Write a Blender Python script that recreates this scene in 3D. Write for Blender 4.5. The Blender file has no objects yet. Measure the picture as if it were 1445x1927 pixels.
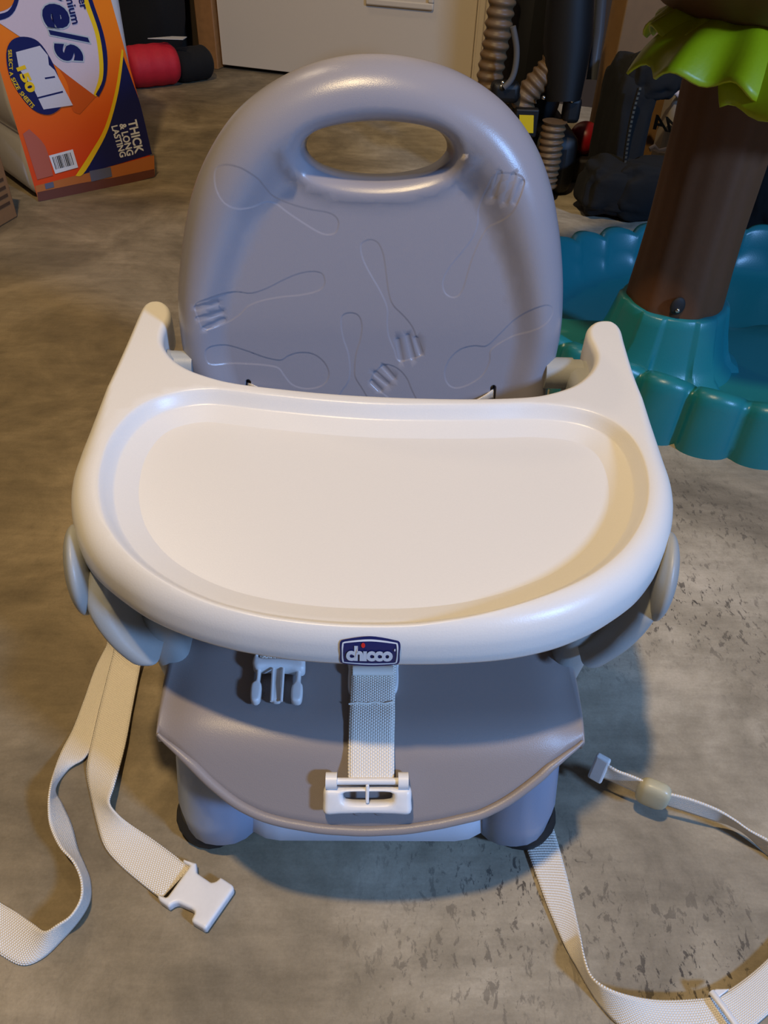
import bpy, bmesh, math, random
import numpy as np
from mathutils import Vector, Matrix
from mathutils.geometry import delaunay_2d_cdt
random.seed(7); rng = np.random.default_rng(5)
SC = bpy.context.scene
COL = SC.collection
R = math.radians

# ------------------------------------------------------------------ camera
W_, H_, F_ = 1445., 1927., 1447.
PITCH, YAW, ROLL = R(41.2), R(2.0), R(2.2)
CAM = Vector((-0.006, 0.0, 0.602))
fwd = Vector((math.sin(YAW)*math.cos(PITCH), math.cos(YAW)*math.cos(PITCH), -math.sin(PITCH)))
r0 = Vector((math.cos(YAW), -math.sin(YAW), 0)); u0 = r0.cross(fwd)
rgt = r0*math.cos(ROLL) + u0*math.sin(ROLL); upv = -r0*math.sin(ROLL) + u0*math.cos(ROLL)
cd = bpy.data.cameras.new('camera'); cam = bpy.data.objects.new('camera', cd); COL.objects.link(cam)
M = Matrix((rgt, upv, -fwd)).transposed().to_4x4(); M.translation = CAM
cam.matrix_world = M
cd.sensor_fit = 'VERTICAL'; cd.sensor_height = 24.0; cd.lens = 24.0*F_/H_
cd.clip_start = 0.02; cd.clip_end = 60
SC.camera = cam
# ------------------------------------------------------------------ world, lights, exposure
wd = bpy.data.worlds.new('world'); SC.world = wd; wd.use_nodes = True
bg = wd.node_tree.nodes['Background']; bg.inputs[0].default_value = (0.62, 0.60, 0.62, 1); bg.inputs[1].default_value = 0.10
SC.view_settings.view_transform = 'Standard'; SC.view_settings.look = 'None'
SC.view_settings.gamma = 1.0; SC.view_settings.exposure = 0.0
def light(name, kind, loc, energy, color, size, target=None):
    l = bpy.data.lights.new(name, kind); l.energy = energy; l.color = color
    if kind == 'AREA': l.shape = 'SQUARE'; l.size = size
    else: l.shadow_soft_size = size
    o = bpy.data.objects.new(name, l); COL.objects.link(o); o.location = loc
    if target is not None:
        o.rotation_euler = (Vector(target)-Vector(loc)).to_track_quat('-Z', 'Y').to_euler()
    return o
light('ceiling_bulb', 'POINT', (-0.28, 0.10, 2.35), 135, (1.0, 0.74, 0.40), 0.05)
light('garage_daylight', 'AREA', (2.08, -1.32, 1.85), 88, (0.26, 0.50, 1.0), 0.30, (0, .4, .1))
light('far_fill', 'POINT', (-0.9, 2.2, 2.4), 21, (1.0, 0.80, 0.56), 0.08)  # added fill light, no lamp known there; brightens the door and back wall

# ------------------------------------------------------------------ pixel -> world helpers
def ray(px, py):
    return (fwd + rgt*((px-W_/2)/F_) - upv*((py-H_/2)/F_)).normalized()
def onz(px, py, z=0.0):
    d = ray(px, py); t = (z-CAM.z)/d.z
    return CAM + d*t
def onp(px, py, P, N):
    d = ray(px, py); t = (Vector(P)-CAM).dot(N)/d.dot(N)
    return CAM + d*t
def ony(px, py, y):
    return onp(px, py, (0, y, 0), Vector((0, 1, 0)))

# ------------------------------------------------------------------ materials
MATS = {}
def srgb(c):
    return tuple(((v/255.)/12.92 if v/255. <= .04045 else ((v/255.+.055)/1.055)**2.4) for v in c)+(1,)
def mat(name, c, rough=.45, bump=0, scale=300, spec=.5, sss=0, metal=0, var=0, alpha=1, trans=0):
    if name in MATS: return MATS[name]
    m = bpy.data.materials.new(name); m.use_nodes = True; nt = m.node_tree; b = nt.nodes['Principled BSDF']
    b.inputs['Base Color'].default_value = srgb(c); b.inputs['Roughness'].default_value = rough
    b.inputs['Specular IOR Level'].default_value = spec; b.inputs['Metallic'].default_value = metal
    if sss: b.inputs['Subsurface Weight'].default_value = sss; b.inputs['Subsurface Scale'].default_value = .004
    if alpha < 1: b.inputs['Alpha'].default_value = alpha
    if trans: b.inputs['Transmission Weight'].default_value = trans
    tc = nt.nodes.new('ShaderNodeTexCoord'); n = nt.nodes.new('ShaderNodeTexNoise')
    n.inputs['Scale'].default_value = scale; n.inputs['Detail'].default_value = 3
    nt.links.new(tc.outputs['Object'], n.inputs['Vector'])
    if bump:
        bp = nt.nodes.new('ShaderNodeBump'); bp.inputs['Strength'].default_value = bump; bp.inputs['Distance'].default_value = .0006
        nt.links.new(n.outputs['Fac'], bp.inputs['Height']); nt.links.new(bp.outputs['Normal'], b.inputs['Normal'])
    mx = nt.nodes.new('ShaderNodeMix'); mx.data_type = 'RGBA'
    v = var or .03
    mx.inputs['A'].default_value = tuple(x*(1-v) for x in srgb(c)[:3])+(1,)
    mx.inputs['B'].default_value = tuple(min(1, x*(1+v)) for x in srgb(c)[:3])+(1,)
    nt.links.new(n.outputs['Fac'], mx.inputs['Factor']); nt.links.new(mx.outputs['Result'], b.inputs['Base Color'])
    MATS[name] = m; return m
def web_mat(name, c):
    m = bpy.data.materials.new(name); m.use_nodes = True; nt = m.node_tree; b = nt.nodes['Principled BSDF']
    b.inputs['Roughness'].default_value = .6
    uv = nt.nodes.new('ShaderNodeUVMap'); sp = nt.nodes.new('ShaderNodeSeparateXYZ'); nt.links.new(uv.outputs[0], sp.inputs[0])
    def mth(op, a, bb=None, cc=None):
        n = nt.nodes.new('ShaderNodeMath'); n.operation = op
        for i, v in enumerate((a, bb, cc)):
            if v is None: continue
            if isinstance(v, (int, float)): n.inputs[i].default_value = v
            else: nt.links.new(v, n.inputs[i])
        return n.outputs[0]
    U, V = sp.outputs[0], sp.outputs[1]           # metres
    k = 2*math.pi/.0024
    a = mth('SINE', mth('MULTIPLY', U, k))
    sgn = mth('MULTIPLY', mth('SIGN', a), math.pi/2)
    bb = mth('SINE', mth('ADD', mth('MULTIPLY', V, k*1.15), sgn))
    h = mth('ADD', mth('MULTIPLY', mth('ABSOLUTE', a), .6), mth('MULTIPLY', bb, .5))
    bp = nt.nodes.new('ShaderNodeBump'); bp.inputs['Strength'].default_value = .75; bp.inputs['Distance'].default_value = .0006
    nt.links.new(h, bp.inputs['Height']); nt.links.new(bp.outputs[0], b.inputs['Normal'])
    rp = nt.nodes.new('ShaderNodeMapRange'); rp.inputs['From Min'].default_value = -.4; rp.inputs['From Max'].default_value = .8
    nt.links.new(h, rp.inputs['Value'])
    mx = nt.nodes.new('ShaderNodeMix'); mx.data_type = 'RGBA'
    mx.inputs['A'].default_value = tuple(x*.80 for x in srgb(c)[:3])+(1,); mx.inputs['B'].default_value = srgb(c)
    nt.links.new(rp.outputs[0], mx.inputs['Factor']); nt.links.new(mx.outputs['Result'], b.inputs['Base Color'])
    return m
WHITE = mat('white_plastic', (226, 222, 216), .34, .12, 900)
CLIP = mat('white_buckle_plastic', (228, 225, 222), .38)
GREY = mat('grey_blue_plastic', (146, 142, 148), .29, .14, 1400)
SEATG = mat('seat_grey_plastic', (142, 133, 130), .38, .2, 1400)
ARMG = mat('pale_grey_plastic', (158, 159, 156), .42, .15, 900)
LEGG = mat('leg_blue_grey_plastic', (138, 150, 172), .36, .1, 900)
BLACK = mat('black_rubber', (22, 21, 22), .7)
WEB = web_mat('white_webbing', (247, 238, 224))
NAVY = mat('navy_print', (28, 34, 92), .35)
PRWHITE = mat('white_print', (225, 225, 228), .4)
RED = mat('red_print', (214, 40, 34), .4)

# ------------------------------------------------------------------ object helpers
def props(o, label=None, cat=None, group=None, kind=None):
    if label: o['label'] = label
    if cat: o['category'] = cat
    if group: o['group'] = group
    if kind: o['kind'] = kind
    return o
def empty(name, loc, label, cat, group=None):
    o = bpy.data.objects.new(name, None); COL.objects.link(o); o.location = loc; o.empty_display_size = .05
    return props(o, label, cat, group)
def link(name, me, m, parent=None, smooth=True):
    if m is not None: me.materials.append(m)
    if smooth: me.polygons.foreach_set('use_smooth', [True]*len(me.polygons))
    o = bpy.data.objects.new(name, me); COL.objects.link(o)
    if parent is not None:
        o.parent = parent; wl = Vector((0, 0, 0)); p = parent
        while p is not None: wl += p.location; p = p.parent
        me.transform(Matrix.Translation(-wl))
    return o
def pyd(name, vs, fs, m, parent=None, smooth=True, uv=None):
    me = bpy.data.meshes.new(name); me.from_pydata([tuple(v) for v in vs], [], fs); me.update()
    if uv is not None:
        l = me.uv_layers.new(name='UVMap')
        for lp in me.loops: l.data[lp.index].uv = uv[lp.vertex_index]
    return link(name, me, m, parent, smooth)
def frombm(name, bm, m, parent=None, smooth=True):
    bmesh.ops.recalc_face_normals(bm, faces=bm.faces)
    me = bpy.data.meshes.new(name); bm.to_mesh(me); bm.free()
    if smooth:
        me.polygons.foreach_set('use_smooth', [True]*len(me.polygons)); me.set_sharp_from_angle(angle=R(58))
    return link(name, me, m, parent, smooth)
def wn(o):
    md = o.modifiers.new('wn', 'WEIGHTED_NORMAL'); md.keep_sharp = True; return o
def bev(o, w=.002, seg=3, ang=35):
    md = o.modifiers.new('b', 'BEVEL'); md.width = w; md.segments = seg; md.limit_method = 'ANGLE'; md.angle_limit = R(ang)
    wn(o); return o
def cr(P, n=6, closed=True):
    P = [np.array(p, float) for p in P]; N = len(P); out = []
    rngk = range(N if closed else N-1)
    for i in rngk:
        if closed: a, b, c, d = P[i-1], P[i], P[(i+1) % N], P[(i+2) % N]
        else: a, b, c, d = P[max(i-1, 0)], P[i], P[i+1], P[min(i+2, N-1)]
        for k in range(n):
            t = k/n
            out.append(.5*((2*b)+(-a+c)*t+(2*a-5*b+4*c-d)*t*t+(-a+3*b-3*c+d)*t**3))
    if not closed: out.append(P[-1])
    return np.array(out)
def resamp(P, step, closed=True):
    P = np.array(P, float); Q = np.vstack([P, P[:1]]) if closed else P
    d = np.r_[0, np.cumsum(np.linalg.norm(np.diff(Q, axis=0), axis=1))]
    n = max(4, int(round(d[-1]/step))); t = np.linspace(0, d[-1], n+1)
    o = np.stack([np.interp(t, d, Q[:, k]) for k in range(Q.shape[1])], 1)
    return o[:-1] if closed else o
def offs(P, d):          # inward offset of a closed ccw polygon
    P = np.array(P, float); t = np.roll(P, -1, 0)-np.roll(P, 1, 0); t /= np.linalg.norm(t, axis=1)[:, None]+1e-12
    return P+np.stack([-t[:, 1], t[:, 0]], 1)*d
def ccw(P):
    P = np.array(P, float); a = (P[:, 0]*np.roll(P[:, 1], -1)-np.roll(P[:, 0], -1)*P[:, 1]).sum()
    return P if a > 0 else P[::-1]
def inside(pts, poly):
    x, y = pts[:, 0][:, None], pts[:, 1][:, None]; a = poly; b = np.roll(poly, -1, 0)
    c = (a[:, 1] > y) != (b[:, 1] > y)
    xi = (b[:, 0]-a[:, 0])*(y-a[:, 1])/(b[:, 1]-a[:, 1]+1e-15)+a[:, 0]
    return (np.sum(c & (x < xi), axis=1) % 2) == 1
def dist(pts, poly):
    out = np.full(len(pts), 1e9); a = poly; b = np.roll(poly, -1, 0)
    for i in range(len(a)):
        ab = b[i]-a[i]; t = np.clip(((pts-a[i])@ab)/(ab@ab+1e-15), 0, 1)
        out = np.minimum(out, np.linalg.norm(pts-(a[i]+t[:, None]*ab), axis=1))
    return out
def cdt(loops, extra=None):
    vs = []; es = []
    for L in loops:
        s = len(vs); vs += [Vector((float(p[0]), float(p[1]))) for p in L]; n = len(L)
        es += [(s+i, s+(i+1) % n) for i in range(n)]
    if extra is not None: vs += [Vector((float(p[0]), float(p[1]))) for p in extra]
    r = delaunay_2d_cdt(vs, es, [], 0, 1e-7)
    return np.array([tuple(v) for v in r[0]]), [tuple(f) for f in r[2]]
def smooth01(t):
    t = np.clip(t, 0, 1); return t*t*(3-2*t)
def relief(name, outer, holes, loops, grid, Ff, frame, m, parent, skirt, holeskirt, inner_tag=None, back=True):
    """plate in a local (u,v,n) frame with a height field on its face, side walls and a back"""
    outer = ccw(outer); holes = [ccw(h) for h in holes]
    lo, hi = outer.min(0), outer.max(0)
    gx, gy = np.meshgrid(np.arange(lo[0], hi[0], grid), np.arange(lo[1], hi[1], grid))
    g = np.stack([gx.ravel(), gy.ravel()], 1); g = g+rng.uniform(-.1, .1, g.shape)*grid
    k = inside(g, outer) & (dist(g, outer) > grid*.6)
    for h in holes: k &= ~inside(g, h) & (dist(g, h) > grid*.6)
    for L in loops: k &= dist(g, np.array(L)) > grid*.35
    V, T = cdt([outer]+holes+list(loops), g[k])
    T = np.array(T); c = V[T].mean(1); kk = inside(c, outer)
    for h in holes: kk &= ~inside(c, h)
    T = T[kk]
    z = Ff(V)
    O, U_, V_, N_ = [np.array(a) for a in frame]
    P3 = lambda uv, n: O+uv[:, :1]*U_+uv[:, 1:2]*V_+np.array(n)[:, None]*N_
    verts = list(P3(V, z)); faces = [tuple(t) for t in T]
    # orient
    def key(p): return (round(p[0], 6), round(p[1], 6))
    idx = {key(p): i for i, p in enumerate(V)}
    def wall(loop, prof, flip, close):
        ids = [idx.get(key(p)) for p in loop]
        if any(i is None for i in ids):
            ids = [int(np.argmin(((V-p)**2).sum(1))) for p in loop]
        zb = z[ids]
        for (d, n) in prof:
            q = offs(loop, d); s = len(verts); verts.extend(list(P3(q, np.full(len(q), n))))
            N = len(loop)
            for i in range(N):
                f = (ids[i], ids[(i+1) % N], s+(i+1) % N, s+i); faces.append(f[::-1] if not flip else f)
            ids = list(range(s, s+N))
        return ids, q
    ids, q = wall(outer, skirt, False, back)
    bl = [q]; hid = []
    for h in holes:
        i2, q2 = wall(h, holeskirt, True, back); hid.append((i2, q2)); bl.append(q2)
    if back:
        Vb, Tb = cdt(bl); Tb = np.array(Tb); c = Vb[Tb].mean(1); kk = inside(c, bl[0])
        for b_ in bl[1:]: kk &= ~inside(c, b_)
        s = len(verts); verts.extend(list(P3(Vb, np.full(len(Vb), skirt[-1][1])))); faces += [tuple(int(s+i) for i in t[::-1]) for t in Tb[kk]]
    me = bpy.data.meshes.new(name); me.from_pydata([tuple(map(float, v)) for v in verts], [], [tuple(int(i) for i in f) for f in faces]); me.update()
    bm = bmesh.new(); bm.from_mesh(me); bmesh.ops.remove_doubles(bm, verts=bm.verts, dist=2e-6); bmesh.ops.recalc_face_normals(bm, faces=bm.faces)
    bm.to_mesh(me); bm.free()
    if name in ('tray', 'backrest'):
        co = np.empty(len(me.vertices)*3); me.vertices.foreach_get('co', co); co = co.reshape(-1, 3)-O
        uv = np.stack([co@U_, co@V_], 1); nn = co@N_; e = .0003
        vn = np.empty(len(me.vertices)*3); me.vertices.foreach_get('normal', vn); vn = vn.reshape(-1, 3)
        k = np.where(np.abs(nn-Ff(uv)) < 2e-5)[0]; P = uv[k]; dx, dy = np.array([e, 0]), np.array([0, e])
        gu = (Ff(P+dx)-Ff(P-dx))/(2*e); gv = (Ff(P+dy)-Ff(P-dy))/(2*e)
        n3 = N_[None]-gu[:, None]*U_-gv[:, None]*V_; n3 /= np.linalg.norm(n3, axis=1)[:, None]
        ok = dist(P, outer) > .0012
        for h in holes: ok &= dist(P, h) > .0012
        vn[k[ok]] = n3[ok]
        me.polygons.foreach_set('use_smooth', [True]*len(me.polygons)); me.normals_split_custom_set_from_vertices([tuple(v) for v in vn])
    return link(name, me, m, parent)
def loft(rings, caps=True, closed=True):
    vs = [tuple(map(float, v)) for r in rings for v in r]; n = len(rings[0]); fs = []
    for i in range(len(rings)-1):
        for j in range(n if closed else n-1):
            fs.append((i*n+j, i*n+(j+1) % n, (i+1)*n+(j+1) % n, (i+1)*n+j))
    if caps and closed:
        fs.append(tuple(range(n))[::-1]); fs.append(tuple((len(rings)-1)*n+j for j in range(n)))
    bm = bmesh.new(); bv = [bm.verts.new(v) for v in vs]
    for f in fs: bm.faces.new([bv[i] for i in f])
    return bm
def tube_bm(path, rad, seg=12, closed=False, flat=1.0, upref=(0, 0, 1)):
    P = [Vector(p) for p in path]; n = len(P); rings = []
    rr = rad if hasattr(rad, '__len__') else [rad]*n
    pn = None
    for i, p in enumerate(P):
        t = (P[(i+1) % n]-P[i-1]) if closed else (P[min(i+1, n-1)]-P[max(i-1, 0)])
        t.normalize()
        if pn is None:
            a = Vector(upref) if abs(t.dot(Vector(upref))) < .95 else Vector((1, 0, 0))
            pn = (a-t*a.dot(t)).normalized()
        else: pn = (pn-t*pn.dot(t)).normalized()
        b = t.cross(pn)
        rings.append([p+(pn*math.cos(2*math.pi*k/seg)*flat+b*math.sin(2*math.pi*k/seg))*rr[i] for k in range(seg)])
    if closed: rings.append(rings[0])
    bm = loft(rings, caps=not closed)
    if closed: bmesh.ops.remove_doubles(bm, verts=bm.verts, dist=1e-7)
    return bm
def tube(name, path, rad, m, parent=None, **k): return frombm(name, tube_bm(path, rad, **k), m, parent)
def box_bm(bm, c, s, rot=None):
    r = bmesh.ops.create_cube(bm, size=1)
    mt = Matrix.Translation(c) @ (rot.to_4x4() if rot is not None else Matrix()) @ Matrix.Diagonal((*s, 1))
    bmesh.ops.transform(bm, matrix=mt, verts=r['verts']); return bm
def box(name, c, s, m, parent=None, b=.002, rot=None, seg=3):
    o = frombm(name, box_bm(bmesh.new(), c, s, rot), m, parent)
    return bev(o, b, seg) if b else o
def extr(name, poly, N, th, m, parent=None, b=.0008, seg=2):
    """poly = list of world points on a plane; extruded by th along N"""
    bm = bmesh.new(); N = Vector(N).normalized()
    v = [bm.verts.new(p) for p in poly]; f = bm.faces.new(v)
    r = bmesh.ops.extrude_face_region(bm, geom=[f]); bmesh.ops.translate(bm, verts=[g for g in r['geom'] if isinstance(g, bmesh.types.BMVert)], vec=N*th)
    bmesh.ops.triangulate(bm, faces=[f for f in bm.faces if len(f.verts) > 4])
    o = frombm(name, bm, m, parent, smooth=bool(b))
    return bev(o, b, seg, 40) if b else o
def flatpoly(name, loops, mapf, m, parent):
    """flat print: first loop minus the rest, in pixel or local coords mapped by mapf"""
    loops = [np.array(l, float) for l in loops]
    V, T = cdt(loops); T = np.array(T); c = V[T].mean(1); k = inside(c, loops[0])
    for l in loops[1:]: k &= ~inside(c, l)
    return pyd(name, [mapf(p[0], p[1]) for p in V], [tuple(int(i) for i in t) for t in T[k]], m, parent, smooth=False)
def text_pts(s, size=1.0, offset=0.0, shear=0, extr_=0, sx=1.0, space=1.0):
    c = bpy.data.curves.new('t', 'FONT'); c.body = s; c.size = size; c.offset = offset; c.shear = shear; c.resolution_u = 4
    c.align_x = 'LEFT'; c.fill_mode = 'FRONT'; c.space_character = space
    o = bpy.data.objects.new('t', c); COL.objects.link(o)
    dg = bpy.context.evaluated_depsgraph_get(); dg.update()
    me = bpy.data.meshes.new_from_object(o.evaluated_get(dg))
    vs = [(v.co.x*sx, v.co.y) for v in me.vertices]; fs = [tuple(p.vertices) for p in me.polygons]
    bpy.data.objects.remove(o); bpy.data.curves.remove(c); bpy.data.meshes.remove(me)
    return np.array(vs), fs
def text(name, s, mapf, m, parent, **k):
    """text stretched so its box is 1 wide and cap height 1, then mapped"""
    v, f = text_pts(s, **k); lo, hi = v.min(0), v.max(0)
    v = (v-lo)/(hi-lo)
    return pyd(name, [mapf(a, b) for a, b in v], f, m, parent, smooth=False)
def ribbon(name, rows, parent, n=8, th=.0014, m=None, wide=8, label=None):
    """webbing: rows of two edge points, smoothly interpolated"""
    A = cr([r[0] for r in rows], n, False); B = cr([r[1] for r in rows], n, False)
    vs = []; uv = []; fs = []; L = 0; K = wide
    w = np.median(np.linalg.norm(A-B, axis=1)); w = .025
    mid = (A+B)/2; up = []
    for i in range(len(A)):
        if i: L += np.linalg.norm(mid[i]-mid[i-1])
        for k in range(K+1):
            vs.append(A[i]+(B[i]-A[i])*k/K); uv.append((w*k/K, L))
    q = K+1
    for i in range(len(A)-1):
        for k in range(K): fs.append((i*q+k, i*q+k+1, (i+1)*q+k+1, (i+1)*q+k))
    o = pyd(name, vs, fs, m or WEB, parent, uv=uv)
    sd = o.modifiers.new('s', 'SOLIDIFY'); sd.thickness = th; sd.offset = 0; sd.use_even_offset = False
    if label: o['label'] = label
    return o

# ================================================================== THE SETTING
def floor_material():
    m = bpy.data.materials.new('concrete'); m.use_nodes = True; nt = m.node_tree; b = nt.nodes['Principled BSDF']; L = nt.links.new
    tc = nt.nodes.new('ShaderNodeTexCoord')
    def noise(scale, det=5, rough=.6, vec=None, dist=0):
        n = nt.nodes.new('ShaderNodeTexNoise'); n.inputs['Scale'].default_value = scale; n.inputs['Detail'].default_value = det
        n.inputs['Roughness'].default_value = rough; n.inputs['Distortion'].default_value = dist
        L(vec or tc.outputs['Object'], n.inputs['Vector']); return n.outputs['Fac']
    def ramp(v, stops):
        r = nt.nodes.new('ShaderNodeValToRGB'); e = r.color_ramp.elements
        while len(e) < len(stops): e.new(.5)
        for k, (p, c) in enumerate(stops): e[k].position = p; e[k].color = c
        L(v, r.inputs[0]); return r.outputs[0]
    def mix(f, a, bb, mode='MIX'):
        x = nt.nodes.new('ShaderNodeMix'); x.data_type = 'RGBA'; x.blend_type = mode
        for s, v in (('Factor', f), ('A', a), ('B', bb)):
            if isinstance(v, (int, float, tuple)): x.inputs[s].default_value = v
            else: L(v, x.inputs[s])
        return x.outputs['Result']
    base = ramp(noise(5, 8, .62, dist=.6), [(.30, srgb((118, 109, 94))), (.5, srgb((160, 149, 129))), (.68, srgb((196, 184, 163)))])
    mp = nt.nodes.new('ShaderNodeMapping'); mp.inputs['Scale'].default_value = (1, 6, 1); mp.inputs['Rotation'].default_value = (0, 0, .5)
    L(tc.outputs['Object'], mp.inputs[0])
    streak = ramp(noise(9, 6, .7, mp.outputs[0]), [(.35, (.82, .82, .82, 1)), (.6, (1.06, 1.06, 1.06, 1))])
    c = mix(.8, base, streak, 'MULTIPLY')
    grain = ramp(noise(420, 3, .7), [(.3, (.86, .86, .86, 1)), (.7, (1.08, 1.08, 1.08, 1))])
    c = mix(.7, c, grain, 'MULTIPLY')
    mott = ramp(noise(30, 6, .65, dist=.4), [(.32, (.78, .78, .76, 1)), (.55, (1.04, 1.04, 1.04, 1))])
    c = mix(.6, c, mott, 'MULTIPLY')
    # dark flecks and drips, clustered
    mp2 = nt.nodes.new('ShaderNodeMapping'); mp2.inputs['Scale'].default_value = (1.5, .75, 1); mp2.inputs['Rotation'].default_value = (0, 0, -.45)
    L(tc.outputs['Object'], mp2.inputs[0])
    sp = ramp(noise(95, 6, .68, mp2.outputs[0], .35), [(.56, (0, 0, 0, 1)), (.60, (1, 1, 1, 1))])
    cl = ramp(noise(4.2, 2, .5), [(.43, (0, 0, 0, 1)), (.60, (1, 1, 1, 1))])
    sx = nt.nodes.new('ShaderNodeSeparateXYZ'); L(tc.outputs['Object'], sx.inputs[0])
    # the stained side of the slab lies to the right of the chair
    g = nt.nodes.new('ShaderNodeMapRange'); g.inputs['From Min'].default_value = -.12; g.inputs['From Max'].default_value = .12
    g.inputs['To Min'].default_value = .12; g.inputs['To Max'].default_value = .95; L(sx.outputs[0], g.inputs[0])
    g2 = nt.nodes.new('ShaderNodeMapRange'); g2.inputs['From Min'].default_value = .95; g2.inputs['From Max'].default_value = .55; L(sx.outputs[1], g2.inputs[0])
    sp2 = ramp(noise(48, 5, .6, mp2.outputs[0], .9), [(.635, (0, 0, 0, 1)), (.66, (1, 1, 1, 1))])
    sp = mix(1.0, sp, sp2, 'LIGHTEN')
    f = mix(1.0, sp, cl, 'MULTIPLY'); f = mix(1.0, f, g.outputs[0], 'MULTIPLY'); f = mix(1.0, f, g2.outputs[0], 'MULTIPLY')
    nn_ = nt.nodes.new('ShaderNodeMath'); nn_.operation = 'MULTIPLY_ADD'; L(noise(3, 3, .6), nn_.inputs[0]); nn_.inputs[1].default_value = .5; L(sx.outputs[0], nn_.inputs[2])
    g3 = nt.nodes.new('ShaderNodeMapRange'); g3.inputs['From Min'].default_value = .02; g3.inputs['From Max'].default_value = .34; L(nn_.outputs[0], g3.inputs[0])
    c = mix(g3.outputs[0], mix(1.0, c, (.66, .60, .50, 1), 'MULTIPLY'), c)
    c = mix(f, c, srgb((70, 64, 58)))
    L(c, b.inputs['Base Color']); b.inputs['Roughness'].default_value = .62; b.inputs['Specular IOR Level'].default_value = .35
    bp = nt.nodes.new('ShaderNodeBump'); bp.inputs['Strength'].default_value = .35; bp.inputs['Distance'].default_value = .0015
    L(noise(60, 8, .7), bp.inputs['Height']); L(bp.outputs[0], b.inputs['Normal'])
    return m
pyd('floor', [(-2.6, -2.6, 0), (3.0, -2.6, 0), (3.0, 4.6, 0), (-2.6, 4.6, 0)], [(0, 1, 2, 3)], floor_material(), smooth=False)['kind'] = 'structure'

CREAM = mat('cream_door_paint', (206, 192, 170), .5)
WOOD = mat('stained_pine', (150, 104, 58), .5, .2, 60, var=.2)
BOARD = mat('raw_board', (122, 90, 50), .6, .2, 40, var=.15)
DARKW = mat('dark_wall_paint', (62, 50, 40), .8)
A0 = onz(415, 130); D0 = (onz(505, 142)-A0); D0.z = 0; D0.y *= .85; D0.normalize(); N0 = Vector((D0.y, -D0.x, 0))
def dp(s, z, n=0): return A0+D0*s+Vector((0, 0, z))+N0*n
def sof(px, py, n=0):
    p = onp(px, py, A0+N0*n, N0); return (p-A0).dot(D0), p.z
def wbox(name, s0, s1, z0, z1, n0, n1, m, parent=None, b=.002):
    bm = bmesh.new(); v = [bm.verts.new(dp(s, z, n)) for s in (s0, s1) for z in (z0, z1) for n in (n0, n1)]
    for f in ((0, 1, 3, 2), (4, 6, 7, 5), (0, 4, 5, 1), (2, 3, 7, 6), (0, 2, 6, 4), (1, 5, 7, 3)): bm.faces.new([v[i] for i in f])
    o = frombm(name, bm, m, parent); return bev(o, b, 2) if b else o
s_l = sof(413, 110)[0]; s_r = sof(892, 60)[0]; s_t = sof(374, 60)[0]; s_j = sof(930, 60)[0]
o = wbox('wall_back', -2.2, 2.6, 0, 2.6, -.16, -.06, DARKW, None, 0); o['kind'] = 'structure'
o = wbox('door_1', s_l+.004, s_r, .012, 2.05, -.05, -.008, CREAM); o['kind'] = 'structure'; door = o
# recessed lower door panel with moulding
pz = sof(745, 14)[1]; pl, pr = sof(688, 8)[0], sof(803, 8)[0]
mo = wbox('door_panel', pl+.03, s_r-.16, pz+.03, pz+.7, -.008, -.004, CREAM, None, .002); mo.parent = door; mo['label'] = 'raised field of the lower door panel'
for a, b_, c_, d_ in ((pl, s_r-.13, pz, pz+.018), (pl, s_r-.13, pz+.72, pz+.738), (pl, pl+.018, pz+.018, pz+.72), (s_r-.148, s_r-.13, pz+.018, pz+.72)):
    q = wbox('panel_moulding', a, b_, c_, d_, -.008, .003, CREAM, None, .004); q.parent = door
o = wbox('trim_1', s_t, s_l-.002, 0, 2.1, -.06, .012, WOOD, None, .003); o['kind'] = 'structure'
o = wbox('trim_2', s_r+.004, s_j, 0, 2.1, -.06, .004, CREAM, None, .003); o['kind'] = 'structure'
o = wbox('trim_3', s_r+.012, s_r+.03, 0, 2.1, .004, .014, CREAM, None, .003); o['kind'] = 'structure'

for nm, a, b_ in (('wall_right', (2.9, -2.6), (2.9, 4.6)), ('wall_left', (-2.5, -2.6), (-2.5, 4.6))):
    o = pyd(nm, [(*a, 0), (*b_, 0), (*b_, 2.6), (*a, 2.6)], [(0, 1, 2, 3)], DARKW, smooth=False); o['kind'] = 'structure'
    sd = o.modifiers.new('s', 'SOLIDIFY'); sd.thickness = .08; sd.offset = 0
# ================================================================== BOOSTER SEAT
T = empty('booster_seat', (0, .42, 0), 'grey and white plastic booster seat with tray, standing on the concrete floor', 'booster seat')
# ---------------- tray
tray_px = [(292,569),(276,573),(264,587),(237,651),(205,724),(168,816),(146,880),(137,935),(141,994),(159,1053),(187,1095),(228,1131),(283,1168),(356,1200),(429,1222),(488,1234),(557,1244),(639,1250),(741,1252),
 (845,1251),(949,1243),(1032,1226),(1094,1203),(1140,1178),(1190,1141),(1223,1099),(1244,1058),(1258,1005),(1262,958),(1257,912),(1244,867),(1219,784),(1194,713),(1176,651),(1168,622),(1154,609),
 (1136,606),(1117,609),(1104,621),(1104,637),(1112,656),(1117,675),(1113,694),(1098,714),(1073,732),(1032,746),(990,752),(907,755),(804,754),(694,750),(603,744),(511,735),(438,725),(392,713),(356,699),(328,680),(311,657),(308,638),(313,618),(321,600),(320,582),(308,571)]
def tz(px, py):
    return float(np.interp(py, [600, 760, 900, 1050, 1100], [.284, .282, .270, .258, .256]))
ZT = .287
outer = np.array([tuple(onz(x, y, tz(x, y)).xy) for x, y in tray_px]); outer = resamp(cr(outer, 6), .0032)
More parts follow.
